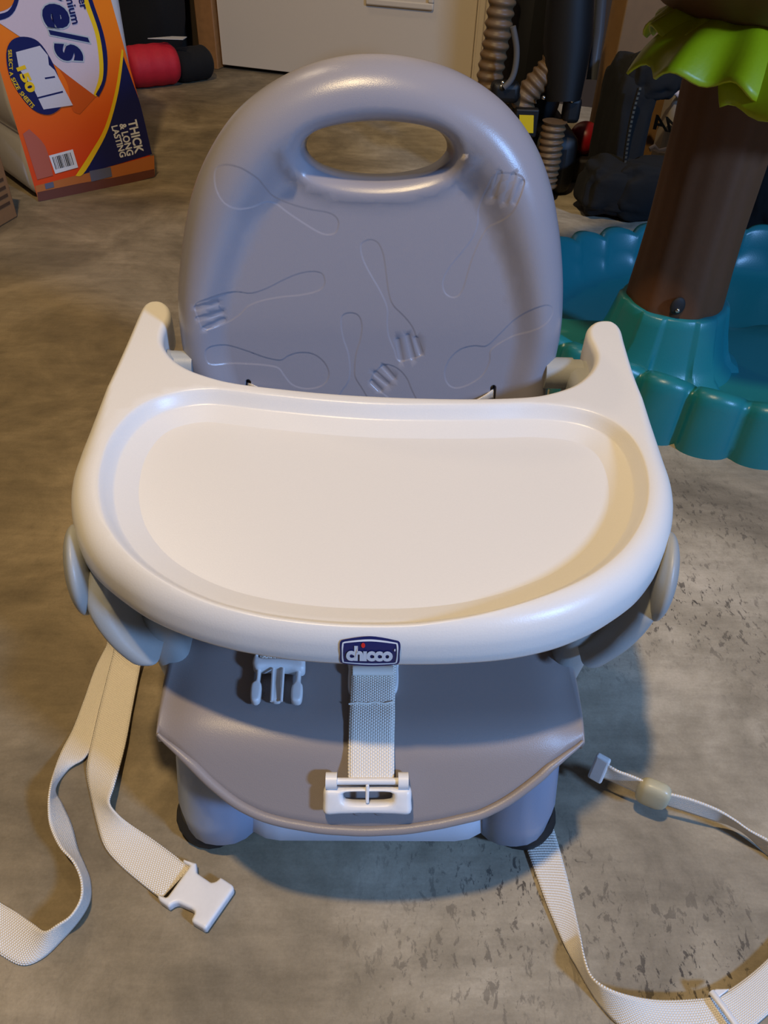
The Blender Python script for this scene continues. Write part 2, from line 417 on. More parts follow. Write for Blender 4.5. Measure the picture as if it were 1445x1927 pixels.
well_px = [(392,729),(310,741),(250,770),(207,820),(187,878),(185,930),(200,985),(240,1040),(300,1085),(380,1122),(480,1148),(590,1163),(700,1168),(810,1165),(920,1150),(1020,1122),(1110,1082),(1175,1030),(1212,970),(1222,915),(1212,860),(1185,814),(1140,782),(1080,764),(1000,757),(900,759),(800,759),(700,757),(600,750),(500,740)]
well = resamp(cr([tuple(onz(x, y, ZT).xy) for x, y in well_px], 6), .0035)
outer, well = ccw(outer), ccw(well)
TR = .020
def ta(y): return np.interp(y, [.42, .50], [.0165, .0055])
def tr_(y): return np.interp(y, [.42, .50], [.020, .006])
def Ft(P):
    d = dist(P, outer); w = dist(P, well); w = np.where(inside(P, well), w, -w)
    t = np.clip(d/ta(P[:, 1]), 0, 1); z = -tr_(P[:, 1])*(1-np.sqrt(np.clip(1-(1-t)**2, 0, 1)))
    return z-.0095*smooth01((w+.0008)/.0088)-.0065*np.clip((w-.006)/.0166, 0, 1)
lo_ = [offs(outer, d) for d in (.0003, .001, .002, .0035, .0055, .008, .011, .0145)]
lw_ = [offs(well, d) for d in (-.0006, .0012, .003, .005, .0068, .0085, .012, .017, .0214, .0222, .0230, .0238, .027)]
relief('tray', outer, [], lo_+lw_, .009, Ft, ((0, 0, ZT), (1, 0, 0), (0, 1, 0), (0, 0, 1)), WHITE, T,
       [(-.0003, -.0225), (-.0003, -.029), (.0006, -.0312), (.003, -.032)], [])
tray = [c for c in T.children if c.name.startswith('tray')][0]; tray['label'] = 'white plastic tray with a shallow oval well'
# badge on the front of the tray rim
fr = outer[outer[:, 1] < np.median(well[:, 1])]; fr = fr[np.argsort(fr[:, 0])]
def rimpt(x, s, off=0):
    """s = 0 at lower edge of the rounded rim, 1 at its crown"""
    y = np.interp(x, fr[:, 0], fr[:, 1]); a = s
    if a < 0:
        return Vector((x, y-off, ZT-TR+a*TR*1.0))
    d = .0165*(1-math.cos(a)); z = -TR*(1-math.sin(a))
    nn = Vector((0, -math.cos(a), math.sin(a)))
    return Vector((x, y+d, ZT+z))+nn*off
bx0, bx1 = onz(640, 1225, .268).x, onz(752, 1225, .268).x
def bmap(off):
    return lambda u, v: rimpt(bx0+(bx1-bx0)*u, -.50+1.02*v, off)
def badge_outline(m):
    pts = [(0+m, .12+m), (.1, .02+m*1.8), (.5, -.05+m*2.4), (.9, .02+m*1.8), (1-m, .12+m), (1-m*.8, .5), (1-m, .86-m), (.9, .96-m*1.8), (.5, 1.06-m*2.4), (.1, .96-m*1.8), (m, .86-m), (m*.8, .5)]
    return resamp(cr(pts, 5), .05)
gridp = [(a, b_) for a in np.linspace(.1, .9, 9) for b_ in np.linspace(.15, .85, 5)]
def curvedpoly(name, loops, off, m, parent):
    V, Tt = cdt(loops, gridp); Tt = np.array(Tt); c = V[Tt].mean(1); k = inside(c, ccw(loops[0]))
    for l in loops[1:]: k &= ~inside(c, ccw(l))
    return pyd(name, [bmap(off)(p[0], p[1]) for p in V], [tuple(int(i) for i in t) for t in Tt[k]], m, parent)
bd = curvedpoly('badge', [badge_outline(0)], .0008, NAVY, tray); bd['label'] = 'navy oval badge with white lettering'
E_bits = [(curvedpoly, ('badge_line', [badge_outline(.035), badge_outline(.06)], .0011, PRWHITE, tray))]
for f_, a_ in E_bits: f_(*a_)
def tmap(u0, u1, v0, v1, off): return lambda a, b_: bmap(off)(u0+(u1-u0)*a, v0+(v1-v0)*b_)
text('badge_lettering', 'ch\u0131cco', tmap(.10, .885, .20, .78, .0014), PRWHITE, tray, offset=.05, space=.95)
dt = [(.385+.033*math.cos(a), .80+.08*math.sin(a)) for a in np.linspace(0, 2*math.pi, 14)[:-1]]
pyd('badge_dot', [bmap(.0014)(*p) for p in dt], [tuple(range(13))], RED, tray)
pyd('registered_mark', [bmap(.0014)(.915+.012*math.cos(a), .66+.045*math.sin(a)) for a in np.linspace(0, 6.28, 11)[:-1]], [tuple(range(10))], PRWHITE, tray)

# ---------------- backrest
LE = R(11); BO = Vector((0, .572, .25)); BV = Vector((0, math.sin(LE), math.cos(LE))); BN = Vector((0, -math.cos(LE), math.sin(LE)))
def b2(px, py, n=0):
    p = onp(px, py, BO+BN*n, BN)-BO; return (p.x, p.dot(BV))
back_px = [(700,100),(640,105),(570,124),(500,160),(440,210),(395,275),(362,350),(344,430),(334,510),(331,570),(336,630),(345,680),(360,725),(372,775),(395,830),(450,850),(700,856),(950,850),(1005,830),(1028,775),(1036,725),(1050,670),(1060,615),(1063,550),(1061,490),(1055,430),(1040,350),(1012,275),(968,210),(910,160),(840,124),(765,105)]
bo = ccw(resamp(cr([b2(*p, -.010) for p in back_px], 6), .004))
hole_px = [(567,283),(574,262),(600,243),(650,231),(708,226),(768,230),(815,241),(843,260),(852,283),(843,304),(815,324),(765,337),(708,341),(650,336),(602,322),(576,303)]
hl = ccw(resamp(cr([b2(*p, -.004) for p in hole_px], 6), .0035))
def capsule(p, q, r, n=6):
    p, q = np.array(p, float), np.array(q, float); a = math.atan2(*(q-p)[::-1]); o = []
    for c, s in ((q, -1), (p, 1)):
        for k in range(n+1):
            t = a+(-math.pi/2+math.pi*k/n if s < 0 else math.pi/2+math.pi*k/n); o.append((c[0]+r*math.cos(t), c[1]+r*math.sin(t)))
    return np.array(o)
C4 = lambda x, y: (320+.526*x, 80+.526*y)
cut = [
 [(165,470),(175,440),(215,428),(270,440),(320,475),(350,520),(375,550),(430,575),(500,595),(560,605),(592,620),(605,645),(595,680),(565,690),(530,680),(480,650),(420,610),(380,580),(345,570),(300,585),(250,588),(205,565),(175,520)],
 [(1150,462),(1200,455),(1255,475),(1250,520),(1235,560),(1215,600),(1180,635),(1140,660),(1120,690),(1100,730),(1080,780),(1065,830),(1050,880),(1030,910),(1000,912),(978,890),(975,850),(1000,800),(1050,740),(1085,690),(1100,640),(1100,600),(1112,555),(1130,505)],
 [(680,740),(685,715),(715,703),(745,715),(765,760),(775,830),(785,900),(800,940),(840,980),(870,1020),(888,1070),(902,1117),(860,1135),(815,1140),(800,1100),(780,1050),(775,1000),(775,950),(750,890),(715,830),(690,780)],
 [(555,850),(545,825),(510,817),(460,825),(400,850),(340,880),(290,895),(240,890),(190,893),(140,905),(95,925),(105,975),(130,1020),(200,1005),(250,975),(280,945),(330,925),(400,912),(470,905),(530,890),(552,870)],
 [(130,1110),(135,1085),(165,1077),(210,1082),(270,1100),(340,1125),(395,1135),(420,1120),(460,1108),(510,1112),(550,1140),(570,1180),(560,1215),(530,1235),(480,1240),(435,1225),(405,1190),(385,1165),(330,1155),(250,1150),(170,1148),(140,1138)],
 [(610,1010),(615,975),(645,965),(675,975),(688,1010),(683,1060),(668,1110),(662,1160),(665,1200),(690,1240),(720,1300),(715,1360),(655,1400),(595,1360),(590,1300),(610,1250),(635,1215),(642,1170),(635,1110),(618,1060)],
 [(980,1180),(1000,1130),(1040,1095),(1090,1083),(1130,1085),(1170,1050),(1220,1000),(1280,950),(1330,927),(1360,935),(1365,960),(1340,995),(1280,1030),(1210,1060),(1150,1100),(1145,1140),(1120,1190),(1070,1225),(1020,1238),(990,1220)],
 [(770,1150),(815,1165),(848,1200),(865,1240),(890,1290),(920,1350),(880,1370),(840,1320),(790,1280),(745,1245),(715,1210),(735,1175)]]
tin = [((1168,458),(1150,545)),((1216,465),(1190,560)),((1248,492),(1222,560)),((815,1065),(828,1136)),((850,1050),(870,1130)),((880,1060),(898,1112)),
 ((100,940),(170,926)),((106,978),(186,963)),((128,1014),(192,992)),((762,1158),(800,1200)),((733,1183),(778,1222)),((722,1215),(752,1245))]
cutl = [ccw(resamp(cr([b2(*C4(*p)) for p in c], 4), .0022)) for c in cut]
tinl = [ccw(capsule(b2(*C4(*a)), b2(*C4(*b_)), .0024)) for a, b_ in tin]
vtop = bo[:, 1].max()
def Fb(P):
    d = dist(P, bo); k = smooth01((P[:, 1]-.02)/.17)
    c = .021+.011*k; h = .008+.009*k; w = .044+.024*k
    t = np.clip(d/c, 0, 1); z = -.022+(.022+h)*np.sqrt(np.clip(1-(1-t)**2, 0, 1))
    z = np.where(d > c, h*(1-smooth01((d-c)/(w-c))), z)
    dh = dist(P, hl); z = z-.009*(1-np.sqrt(np.clip(1-(1-np.clip(dh/.010, 0, 1))**2, 0, 1)))+.003*np.exp(-((dh-.011)/.006)**2)*(P[:, 1] < hl[:, 1].mean()+.0)
    e = np.zeros(len(P))
    for L in cutl:
        k_ = inside(P, L); dd = dist(P[k_], L); e[k_] = -.00045*np.clip(dd/.0008, 0, 1)
    for L in tinl:
        k_ = inside(P, L); dd = dist(P[k_], L); e[k_] -= .0005*np.clip(dd/.0007, 0, 1)
    return z+e
SLO = [ccw(capsule(b2(467, 719), b2(466, 742), .0024)), ccw(capsule(b2(928, 730), b2(928, 758), .0026))]
lb = [offs(bo, d) for d in (.0006, .002, .0042, .007, .0105, .0145, .018, .0215, .025, .0285, .032, .037, .045, .054, .063)]+[offs(hl, -d) for d in (.0005, .0015, .003, .005, .0075, .0105)]
lb += [offs(q, -d) for q in SLO for d in (.0006, .0015, .003)]
eng = []
for L in cutl: eng += [offs(L, -.0006), L, offs(L, .0008), offs(L, .0014)]
for L in tinl: eng += [L, offs(L, .0007)]
bk = relief('backrest', bo, [hl]+SLO, lb+eng, .0055, Fb, (BO, (1, 0, 0), BV, BN), GREY, T,
       [(.0008, -.0225), (.0016, -.0232), (.0022, -.034), (.006, -.040), (.016, -.042)], [(0, -.022), (.001, -.042)])
bk['label'] = 'blue grey arched backrest with oval handle hole and embossed spoons and forks'

# ---------------- seat pan
lip_px = [(283,1352),(288,1372),(305,1395),(335,1420),(370,1452),(410,1490),(450,1520),(500,1543),(560,1558),(620,1566),(695,1569),(770,1565),(840,1553),(910,1535),(960,1508),(1005,1475),(1040,1445),(1070,1422),(1092,1405),(1104,1388),(1108,1370)]
def ylip(px): return .230+.055*(abs(px-695)/412)**2
x0s, x1s = ony(lip_px[0][0]+7, 1352, .285).x, ony(lip_px[-1][0]-7, 1370, .285).x; xm = (x0s+x1s)/2; hw = (x1s-x0s)/2
ZS = .168; RB = .034
def seatpt(x, t):     # t: distance forward along the profile from y=.60
    q = (x-xm)/hw; sh = .010*q*q; L1 = .60-.292-sh; z0 = ZS-.004*math.exp(-((abs(q)-1)/.12)**2)*1.5+.0
    if t < L1: y, z = .60-t, z0
    else:
        a = min((t-L1)/RB, R(52)); y = .60-L1-RB*math.sin(a); z = z0-RB*(1-math.cos(a)); r_ = (t-L1)-a*RB
        if r_ > 0: y -= r_*math.cos(R(52)); z -= r_*math.sin(R(52))
    z += .004*math.sin(min(1, t/L1)*math.pi)*-1*(1-q*q)
    return Vector((x, y, z))
def topx(p):
    d = p-CAM; return W_/2+F_*d.dot(rgt)/d.dot(fwd), H_/2-F_*d.dot(upv)/d.dot(fwd)
_lp = cr(lip_px, 5, False); _o = np.argsort(_lp[:, 0])
def tlip(x):
    for t in np.linspace(.28, .46, 361):
        u, v = topx(seatpt(x, t))
        if v >= np.interp(u, _lp[_o, 0], _lp[_o, 1])-6: return t
    return .46
xs = xm+hw*np.sin(np.linspace(-math.pi/2, math.pi/2, 49)); rows = 40; vs = []; fs = []; tl = [tlip(x) for x in xs]
for i, x in enumerate(xs):
    for j in range(rows+1):
        k = j/rows; t = tl[i]*(k**.8); vs.append(seatpt(x, t))
for i in range(len(xs)-1):
    for j in range(rows): a = i*(rows+1)+j; fs.append((a, a+1, a+rows+2, a+rows+1))
nr = rows+1
for s_, col in ((-1, 0), (1, len(xs)-1)):
    prev = list(range(col*nr, col*nr+nr))
    for dx, dz in ((.0025, -.0008), (.0045, -.003), (.0055, -.007), (.0055, -.014), (.004, -.040)):
        st = len(vs)
        for j in range(nr):
            k = 1-float(smooth01((j/rows-.80)/.2)); p = vs[col*nr+j]; vs.append(p+Vector((s_*dx*(.3+.7*k), 0, dz*(.22+.78*k))))
        cur = list(range(st, st+nr))
        for j in range(rows):
            f = (prev[j], cur[j], cur[j+1], prev[j+1]); fs.append(f if s_ < 0 else f[::-1])
        prev = cur
seat = pyd('seat', vs, fs, SEATG, T); sd = seat.modifiers.new('s', 'SOLIDIFY'); sd.thickness = .004; sd.offset = -1
seat['label'] = 'grey seat pan with a scalloped front apron'
lp = [seatpt(x, t) for x, t in zip(xs, tl)]; lp = resamp(cr([tuple(p) for p in lp], 4, False), .004, False)
rim = tube('seat_rim', lp, [.0034*min(1, .35+.65*min(i, len(lp)-1-i)/8) for i in range(len(lp))], SEATG, T, seg=12)

# ---------------- base and legs
def rrect(cx, cy, sx, sy, r, n=5):
    o = []
    for (a, b_, st) in ((1, 1, 0), (-1, 1, 1), (-1, -1, 2), (1, -1, 3)):
        for k in range(n+1):
            t = (st+k/n)*math.pi/2; o.append((cx+a*(sx/2-r)+r*math.cos(t), cy+b_*(sy/2-r)+r*math.sin(t)))
    return o
def column(name, secs, m, parent):
    """secs: (z, cx, cy, sx, sy, r)"""
    return frombm(name, loft([[(x, y, z) for x, y in rrect(cx, cy, sx, sy, r)] for z, cx, cy, sx, sy, r in secs]), m, parent)
bl_, br_ = onz(470, 1560, .03), onz(912, 1560, .03)
bcx = (bl_.x+br_.x)/2; bw = br_.x-bl_.x
column('base_tray', [(.012, bcx, .40, bw+.01, .228, .03), (.014, bcx, .40, bw+.02, .236, .034), (.022, bcx, .40, bw+.026, .244, .036), (.045, bcx, .40, bw+.02, .240, .036), (.052, bcx, .40, bw+.006, .226, .03)], mat('base_white_plastic', (205, 210, 220), .4, .1, 800), T)['label'] = 'white plastic base'
column('seat_body', [(.05, bcx, .43, .20, .24, .03), (.12, bcx, .43, .23, .25, .03), (.160, bcx, .44, .26, .26, .03)], SEATG, T)
for px, s_ in ((414, -1), (966, 1)):
    c = onz(px, 1560, .03); cx = c.x
    for cy, nm in ((.305, 1), (.53, 0)):
        lg = column('leg', [(.006, cx, cy, .040, .036, .017), (.009, cx, cy, .052, .048, .023), (.020, cx, cy, .061, .060, .028), (.05, cx+s_*.001, cy, .062, .062, .029), (.10, cx+s_*.000, cy+.006, .056, .056, .027), (.155, cx-s_*.004, cy+.012, .05, .05, .024)], LEGG, T)
        ft = column('rubber_foot', [(0, cx+s_*.010, cy+.004, .046, .050, .022), (.003, cx+s_*.011, cy+.004, .054, .058, .027), (.012, cx+s_*.011, cy+.004, .058, .060, .028), (.024, cx+s_*.009, cy+.004, .052, .054, .025)], BLACK, T)

# ---------------- side arms, hubs, rear joints
def arm(side, outer_px, inner_px):
    rings = []
    for (ox, oy, z), (ix, iy) in zip(outer_px, inner_px):
        o = onz(ox, oy, z); i_ = onz(ix, iy, z)
        w = abs(i_.x-o.x); w = max(.014, min(w, .026)); xi = o.x-side*w; yf = o.y
        yb = .585; r = w*.42; ring = []
        for (cx, cy, st) in ((o.x-side*r, yb-r, 0), (xi+side*r, yb-r, 1), (xi+side*r, yf+r, 2), (o.x-side*r, yf+r, 3)):
            for k in range(5):
                t = (st+k/4)*math.pi/2; ring.append((cx+side*r*math.cos(t), cy+r*math.sin(t), z))
        rings.append(ring)
    rings = [list(map(tuple, x)) for x in np.swapaxes(np.array([cr([r_[k] for r_ in rings], 5, False) for k in range(20)]), 0, 1)]
    return frombm('side_arm', loft(rings), ARMG, T)
arm(-1, [(172,1050,.262),(165,1085,.250),(158,1128,.238),(160,1156,.230),(172,1180,.222),(190,1204,.213),(212,1228,.203),(240,1250,.192),(256,1253,.188)],
    [(186,1050),(182,1085),(195,1128),(208,1156),(218,1178),(232,1202),(252,1228),(280,1250),(289,1253)])
arm(1, [(1240,1062,.262),(1244,1095,.250),(1246,1130,.240),(1241,1163,.230),(1231,1182,.222),(1213,1204,.212),(1185,1228,.202),(1150,1250,.191),(1136,1257,.187)],
    [(1218,1062),(1214,1095),(1205,1130),(1195,1155),(1184,1182),(1165,1205),(1142,1225),(1112,1250),(1100,1257)])
def hub(px, py, side):
    x = side*.189+(.000 if side < 0 else .0); c = onp(px, py, (x, 0, 0), Vector((1, 0, 0)))
    bm = bmesh.new(); bmesh.ops.create_uvsphere(bm, u_segments=40, v_segments=24, radius=1)
    bmesh.ops.transform(bm, matrix=Matrix.Translation(c) @ Matrix.Rotation(R(-14)*side, 4, 'Z') @ Matrix.Diagonal((.0085, .030, .030, 1)), verts=bm.verts)
    return frombm('pivot_hub', bm, ARMG, T)
hub(152, 1072, -1); hub(1244, 1084, 1)
for s_ in (-1, 1):
    cxx = xm+s_*(hw+.004)
    column('arm_bracket', [(.10, cxx-s_*.006, .445, .022, .20, .008), (.19, cxx, .445, .026, .22, .010), (.205, cxx, .445, .024, .215, .010), (.212, cxx, .445, .016, .20, .007)], ARMG, T)
for px, s_, pj in ((1075, 1, 1048), (322, -1, 340)):
    j = ony(pj, 702 if s_ > 0 else 690, .578); c = ony(px, 712 if s_ > 0 else 690, .572)
    tube('hinge_pin', [(j.x-s_*.012, j.y, j.z), (j.x+s_*.012, j.y, j.z), (j.x+s_*.0125, j.y, j.z), (j.x+s_*.02, j.y, j.z)], [.0135, .0135, .012, .012], ARMG, T, seg=28)
    column('arm_post', [(.20, c.x+s_*.010, .565, .028, .05, .01), (c.z, c.x+s_*.010, .562, .030, .056, .012), (c.z+.008, c.x+s_*.010, .562, .027, .052, .012), (c.z+.011, c.x+s_*.010, .562, .018, .042, .008)], ARMG, T)
    box('slot', (c.x+s_*.004, .547, c.z+.004), (.006, .02, .012), mat('dark_slot', (60, 58, 54), .6), T, .0015)

# ---------------- belt pieces of the seat
def surf(px, py, off=.002):
    """first hit of the pixel ray with the seat profile, lifted by off"""
    d = ray(px, py); best = None
    for k in range(400):
        t = .15+.75*k/400; p = CAM+d*t
        if abs(p.x-xm) > hw: continue
        lo, hi = 0, .46
        # nearest profile point at this x
        tt = prof_t; pts = prof_p
        q = min(range(len(tt)), key=lambda i: (pts[i][0]-p.y)**2+(pts[i][1]-p.z)**2)
        n = prof_n[q]; s = (p.y-pts[q][0])*n[0]+(p.z-pts[q][1])*n[1]
        if s <= off: return p
    return onz(px, py, ZS)
prof_t = np.linspace(.2, .46, 90); _pp = [seatpt(xm, t) for t in prof_t]; prof_p = [(p.y, p.z) for p in _pp]
prof_n = []
for i in range(90):
    a, b_ = _pp[max(i-1, 0)], _pp[min(i+1, 89)]; dy, dz = b_.y-a.y, b_.z-a.z; l = math.hypot(dy, dz); prof_n.append((dz/l, -dy/l) if -dy > 0 else (dz/l, -dy/l))
def up_at(p): return p
cs = empty('crotch_strap', (0, 0, 0), None, None); cs.parent = T
del_rows = [((662,1240),(744,1240),.006),((660,1262),(745,1262),.0055),((659,1290),(744,1290),.005),((658,1320),(743,1320),.004),((656,1350),(743,1350),.0035),((655,1385),(742,1385),.0035),((654,1420),(742,1420),.004),((654,1450),(742,1450),.006),((655,1474),(741,1474),.009)]
bpy.data.objects.remove(cs)
crotch = ribbon('crotch_strap', [(surf(*a, o), surf(*b_, o)) for a, b_, o in del_rows], T, n=5)
crotch['label'] = 'white woven strap between the legs, hanging over the seat front'
stp = [surf(x, y, .0050) for x, y in ((656,1325),(672,1322),(690,1324),(706,1321),(724,1324),(741,1320))]
tube('stitching', stp, .0006, WEB, crotch, seg=6)
def flatrelief(name, outer, holes, O, U, V, N, th, rnd, m, parent):
    outer = ccw(outer); holes = [ccw(h) for h in holes]
    def F(P):
        d = dist(P, outer)
        for h in holes: d = np.minimum(d, dist(P, h))
        t = np.clip(d/rnd, 0, 1); return th-rnd+rnd*np.sqrt(np.clip(1-(1-t)**2, 0, 1))
    lo = [offs(outer, rnd*k) for k in (.08, .3, .6, 1)]
    for h in holes: lo += [offs(h, -rnd*k) for k in (.08, .3, .6, 1)]
    return relief(name, outer, holes, lo, .004, F, (O, U, V, N), m, parent, [(0, .0005), (.0003, 0)], [(0, .0005), (-.0003, 0)])
def planef(pts, O, U, V, N):
    return [((onp(x, y, O, N)-O).dot(U), (onp(x, y, O, N)-O).dot(V)) for x, y in pts]
# slide ring under the tray edge
PO = surf(700, 1285, .001); PU, PV, PN = Vector((1, 0, 0)), Vector((0, 1, 0)), Vector((0, 0, 1))
oo = resamp(cr(planef([(660,1240),(743,1240),(749,1262),(748,1300),(736,1313),(725,1316),(680,1316),(665,1313),(655,1302),(656,1262)], PO, PU, PV, PN), 4), .0022)
hh = resamp(cr(planef([(666,1252),(738,1252),(741,1264),(740,1298),(732,1305),(672,1305),(663,1298),(664,1264)], PO, PU, PV, PN), 4), .0022)
flatrelief('slide_ring', oo, [hh], PO, PU, PV, PN, .0045, .0014, CLIP, crotch)
# folded web over the ring bar
tube('web_roll', [surf(x, 1262, .0085) for x in (664, 684, 704, 724, 740)], .004, WEB, crotch, seg=12, flat=.6)
# pad with window at the end of the strap
PC = surf(691, 1492, .004); PN = Vector((0, -.80, .60)); PV = Vector((0, .60, .80)); PU = Vector((1, 0, 0))
oo = resamp(cr(planef([(612,1478),(640,1477),(692,1476),(745,1476),(771,1478),(773,1500),(771,1524),(740,1524),(692,1523),(640,1524),(611,1524),(609,1500)], PC, PU, PV, PN), 3), .002)
hh = resamp(cr(planef([(650,1484),(692,1483),(733,1484),(738,1492),(733,1502),(692,1504),(652,1502),(646,1492)], PC, PU, PV, PN), 3), .002)
pad = flatrelief('strap_plate', oo, [hh], PC, PU, PV, PN, .008, .0035, CLIP, crotch); pad['label'] = 'white plastic plate with a window'
def P3(px, py, n=0): return onp(px, py, PC+PN*n, PN)
tube('rod', [P3(632, 1470, .005), P3(752, 1470, .005)], .0022, CLIP, pad, seg=12)
bpy.data.objects[-1] if False else None
for a, b_ in ((613, 634), (749, 768)):
    tube('lug', [P3(a, 1469, .004), P3(b_, 1469, .004)], [.0052, .0052], CLIP, crotch, seg=16)
box('bar', P3(691, 1493, .006), (.0022, .012, .003), CLIP, crotch, .0006, Matrix((PU, PV, PN)).transposed())
for a, b_ in ((664, 1528), (704, 1528)):
    tube('raised_mark', [surf(a, b_, .0006), surf(a+6, b_+4, .0006), surf(a+14, b_+4, .0006), surf(a+20, b_, .0006)], .0009, SEATG, T, seg=6)
tube('raised_mark', [surf(x, y, .0005) for x, y in ((658,1519),(680,1516),(705,1516),(732,1520))], .0007, SEATG, T, seg=6)

# male side-release buckle lying on the seat
hb = surf(523, 1285, .004); PU, PV, PN = Vector((1, 0, 0)), Vector((0, 1, 0)), Vector((0, 0, 1))
lap = ribbon('lap_strap', [(onz(484, 1190, .182), onz(567, 1190, .182)), (onz(487, 1225, .179), onz(569, 1225, .179)), (onz(489, 1243, .178), onz(568, 1243, .178)), (onz(489, 1252, .176), onz(567, 1253, .176))], T, n=3)
lap['label'] = 'short white strap end with the pronged buckle half'
HP = Vector((0, 0, .1715))
def mb(name, px, th, rnd, z=0, cl=True):
    O = HP+Vector((0, 0, z)); q = planef(px, O, PU, PV, PN); q = resamp(cr(q, 3), .0016) if cl else resamp(q, .0016)
    return flatrelief(name, q, [], O, PU, PV, PN, th, rnd, CLIP, lap)
mb('buckle_bar', [(483,1241),(489,1242),(490,1250),(525,1251),(562,1252),(568,1243),(574,1244),(575,1262),(572,1272),(560,1273),(548,1270),(525,1268),(500,1268),(485,1270),(477,1262),(478,1250)], .009, .003)
for pts in ([(484,1264),(492,1264),(490,1288),(493,1296),(492,1312),(489,1324),(483,1328),(476,1327),(472,1320),(473,1300),(476,1292),(482,1288)],
            [(559,1266),(567,1266),(566,1290),(570,1298),(569,1318),(565,1327),(557,1328),(549,1325),(548,1312),(550,1298),(556,1290)]):
    mb('prong', pts, .006, .0018)
mb('centre_guide', [(516,1262),(534,1262),(531,1300),(529,1322),(520,1326),(511,1322),(511,1300)], .005, .0015)
for x0, x1 in ((514, 511), (533, 529)):
    tube('guide_rail', [onz(x0, 1258, .179), onz((x0+x1)/2, 1290, .179), onz(x1, 1320, .1775)], .0011, CLIP, lap, seg=8)

# shoulder strap ends coming out of the backrest slots
for rows in ([((466,720),(467,729)),((476,724),(475,734)),((492,731),(488,742)),((512,738),(505,750)),((535,748),(525,760))],
             [((929,731),(928,752)),((918,740),(917,754)),((905,748),(904,758)),((890,756),(890,764)),((880,766),(880,772))]):
    nn = [-.004, .002, .005, .009, .012]
    rr = [(onp(*a, BO+BN*k, BN), onp(*b_, BO+BN*k, BN)) for (a, b_), k in zip(rows, nn)]
    ribbon('shoulder_strap', rr, T, n=4, wide=3, m=WEB)

# ---------------- belts trailing on the floor
def fr_rows(rows): return [(onz(a, b_, z1), onz(c, d, z2)) for a, b_, z1, c, d, z2 in rows]
fs1 = ribbon('floor_strap', [(Vector((-.125, .50, .115)), Vector((-.125, .475, .115))), (Vector((-.165, .49, .10)), Vector((-.150, .470, .10)))]+fr_rows([(232,1160,.05,282,1160,.05),(212,1235,.012,268,1235,.012),(187,1334,.004,250,1328,.006),(171,1403,.004,238,1392,.008),(164,1436,.003,226,1440,.010),(164,1462,.001,214,1482,.014),(171,1495,.001,206,1511,.017),(182,1545,.001,222,1533,.013),(196,1592,.001,250,1554,.007),(222,1625,.002,286,1578,.004),(262,1660,.003,324,1606,.004),(303,1692,.005,359,1633,.005)]), T, n=6)
fs1['label'] = 'white strap on the floor ending in the flat buckle half'
fs2 = ribbon('floor_strap', [(Vector((-.125, .50, .112)), Vector((-.125, .475, .112))), (Vector((-.168, .49, .085)), Vector((-.155, .470, .085)))]+fr_rows([(216,1180,.03,240,1190,.03),(200,1216,.010,226,1222,.010),(179,1258,.003,208,1268,.003),(158,1317,.001,196,1325,.001),(137,1372,.001,182,1385,.002),(116,1412,.003,160,1426,.004),(101,1452,.012,128,1448,.002),(93,1490,.022,104,1484,.001),(91,1524,.024,116,1512,.001),(95,1556,.022,134,1552,.001),(112,1592,.023,146,1597,.001),(138,1622,.024,159,1628,.001),(152,1655,.024,169,1657,.001),(152,1690,.024,169,1694,.001),(134,1722,.023,150,1730,.001),(108,1740,.021,116,1769,.001),(84,1752,.016,80,1803,.001),(62,1738,.010,42,1817,.001),(30,1715,.005,0,1797,.002),(0,1697,.003,-40,1770,.003),(-60,1655,.003,-110,1730,.003)]), T, n=7)
fs2['label'] = 'white strap snaking off to the left on its edge'
fs3 = ribbon('floor_strap', fr_rows([(955,1480,.006,1010,1440,.006),(968,1520,.004,1018,1480,.004),(985,1581,.002,1032,1528,.002),(1004,1635,.002,1049,1585,.002),(1027,1699,.002,1067,1650,.003),(1045,1742,.002,1080,1705,.004),(1062,1780,.002,1091,1755,.007),(1084,1818,.001,1099,1800,.014),(1105,1855,.001,1112,1836,.018),(1130,1893,.001,1140,1858,.020),(1165,1930,.001,1180,1872,.018),(1225,1968,.001,1235,1881,.012),(1300,1982,.002,1298,1880,.008),(1375,1962,.003,1350,1872,.007),(1450,1905,.004,1400,1842,.006),(1520,1830,.004,1450,1798,.006),(1580,1740,.004,1500,1740,.006)]), T, n=7)
fs3['label'] = 'white strap looping out to the right below the foot'
sl = [onz(1338, 1866, .012), onz(1362, 1897, .014), onz(1392, 1940, .012)]
tube('strap_slider', sl, .0024, CLIP, fs3, seg=10, flat=.7)
extr('slider_plate', [onz(x, y, .010) for x, y in ((1330,1872),(1345,1862),(1372,1862),(1352,1878))], (0, 0, 1), .002, CLIP, fs3)
fs4 = ribbon('floor_strap', fr_rows([(1134,1432,.046,1121,1459,.024),(1160,1449,.045,1148,1468,.022),(1184,1458,.044,1174,1480,.022),(1208,1468,.043,1198,1491,.021),(1252,1490,.042,1245,1512,.020),(1296,1502,.040,1290,1527,.018),(1346,1521,.036,1340,1543,.014),(1380,1541,.032,1374,1553,.010),(1410,1562,.028,1406,1572,.006),(1445,1580,.026,1442,1606,.002),(1500,1612,.024,1495,1650,.002)]), T, n=6)
fs4['label'] = 'white strap end standing on its edge with a clear adjuster'
box('strap_tip', (onz(1134, 1432, .046)+onz(1121, 1459, .024))/2, (.012, .006, .028), CLIP, fs4, .002, Matrix.Rotation(R(-35), 3, 'Z') @ Matrix.Rotation(R(-10), 3, 'X'))
ad = bmesh.new(); bmesh.ops.create_uvsphere(ad, u_segments=20, v_segments=12, radius=1)
for v in ad.verts: v.co = Vector([math.copysign(abs(c)**.6, c) for c in v.co])
p = (onz(1232, 1484, .042)+onz(1226, 1503, .022))/2
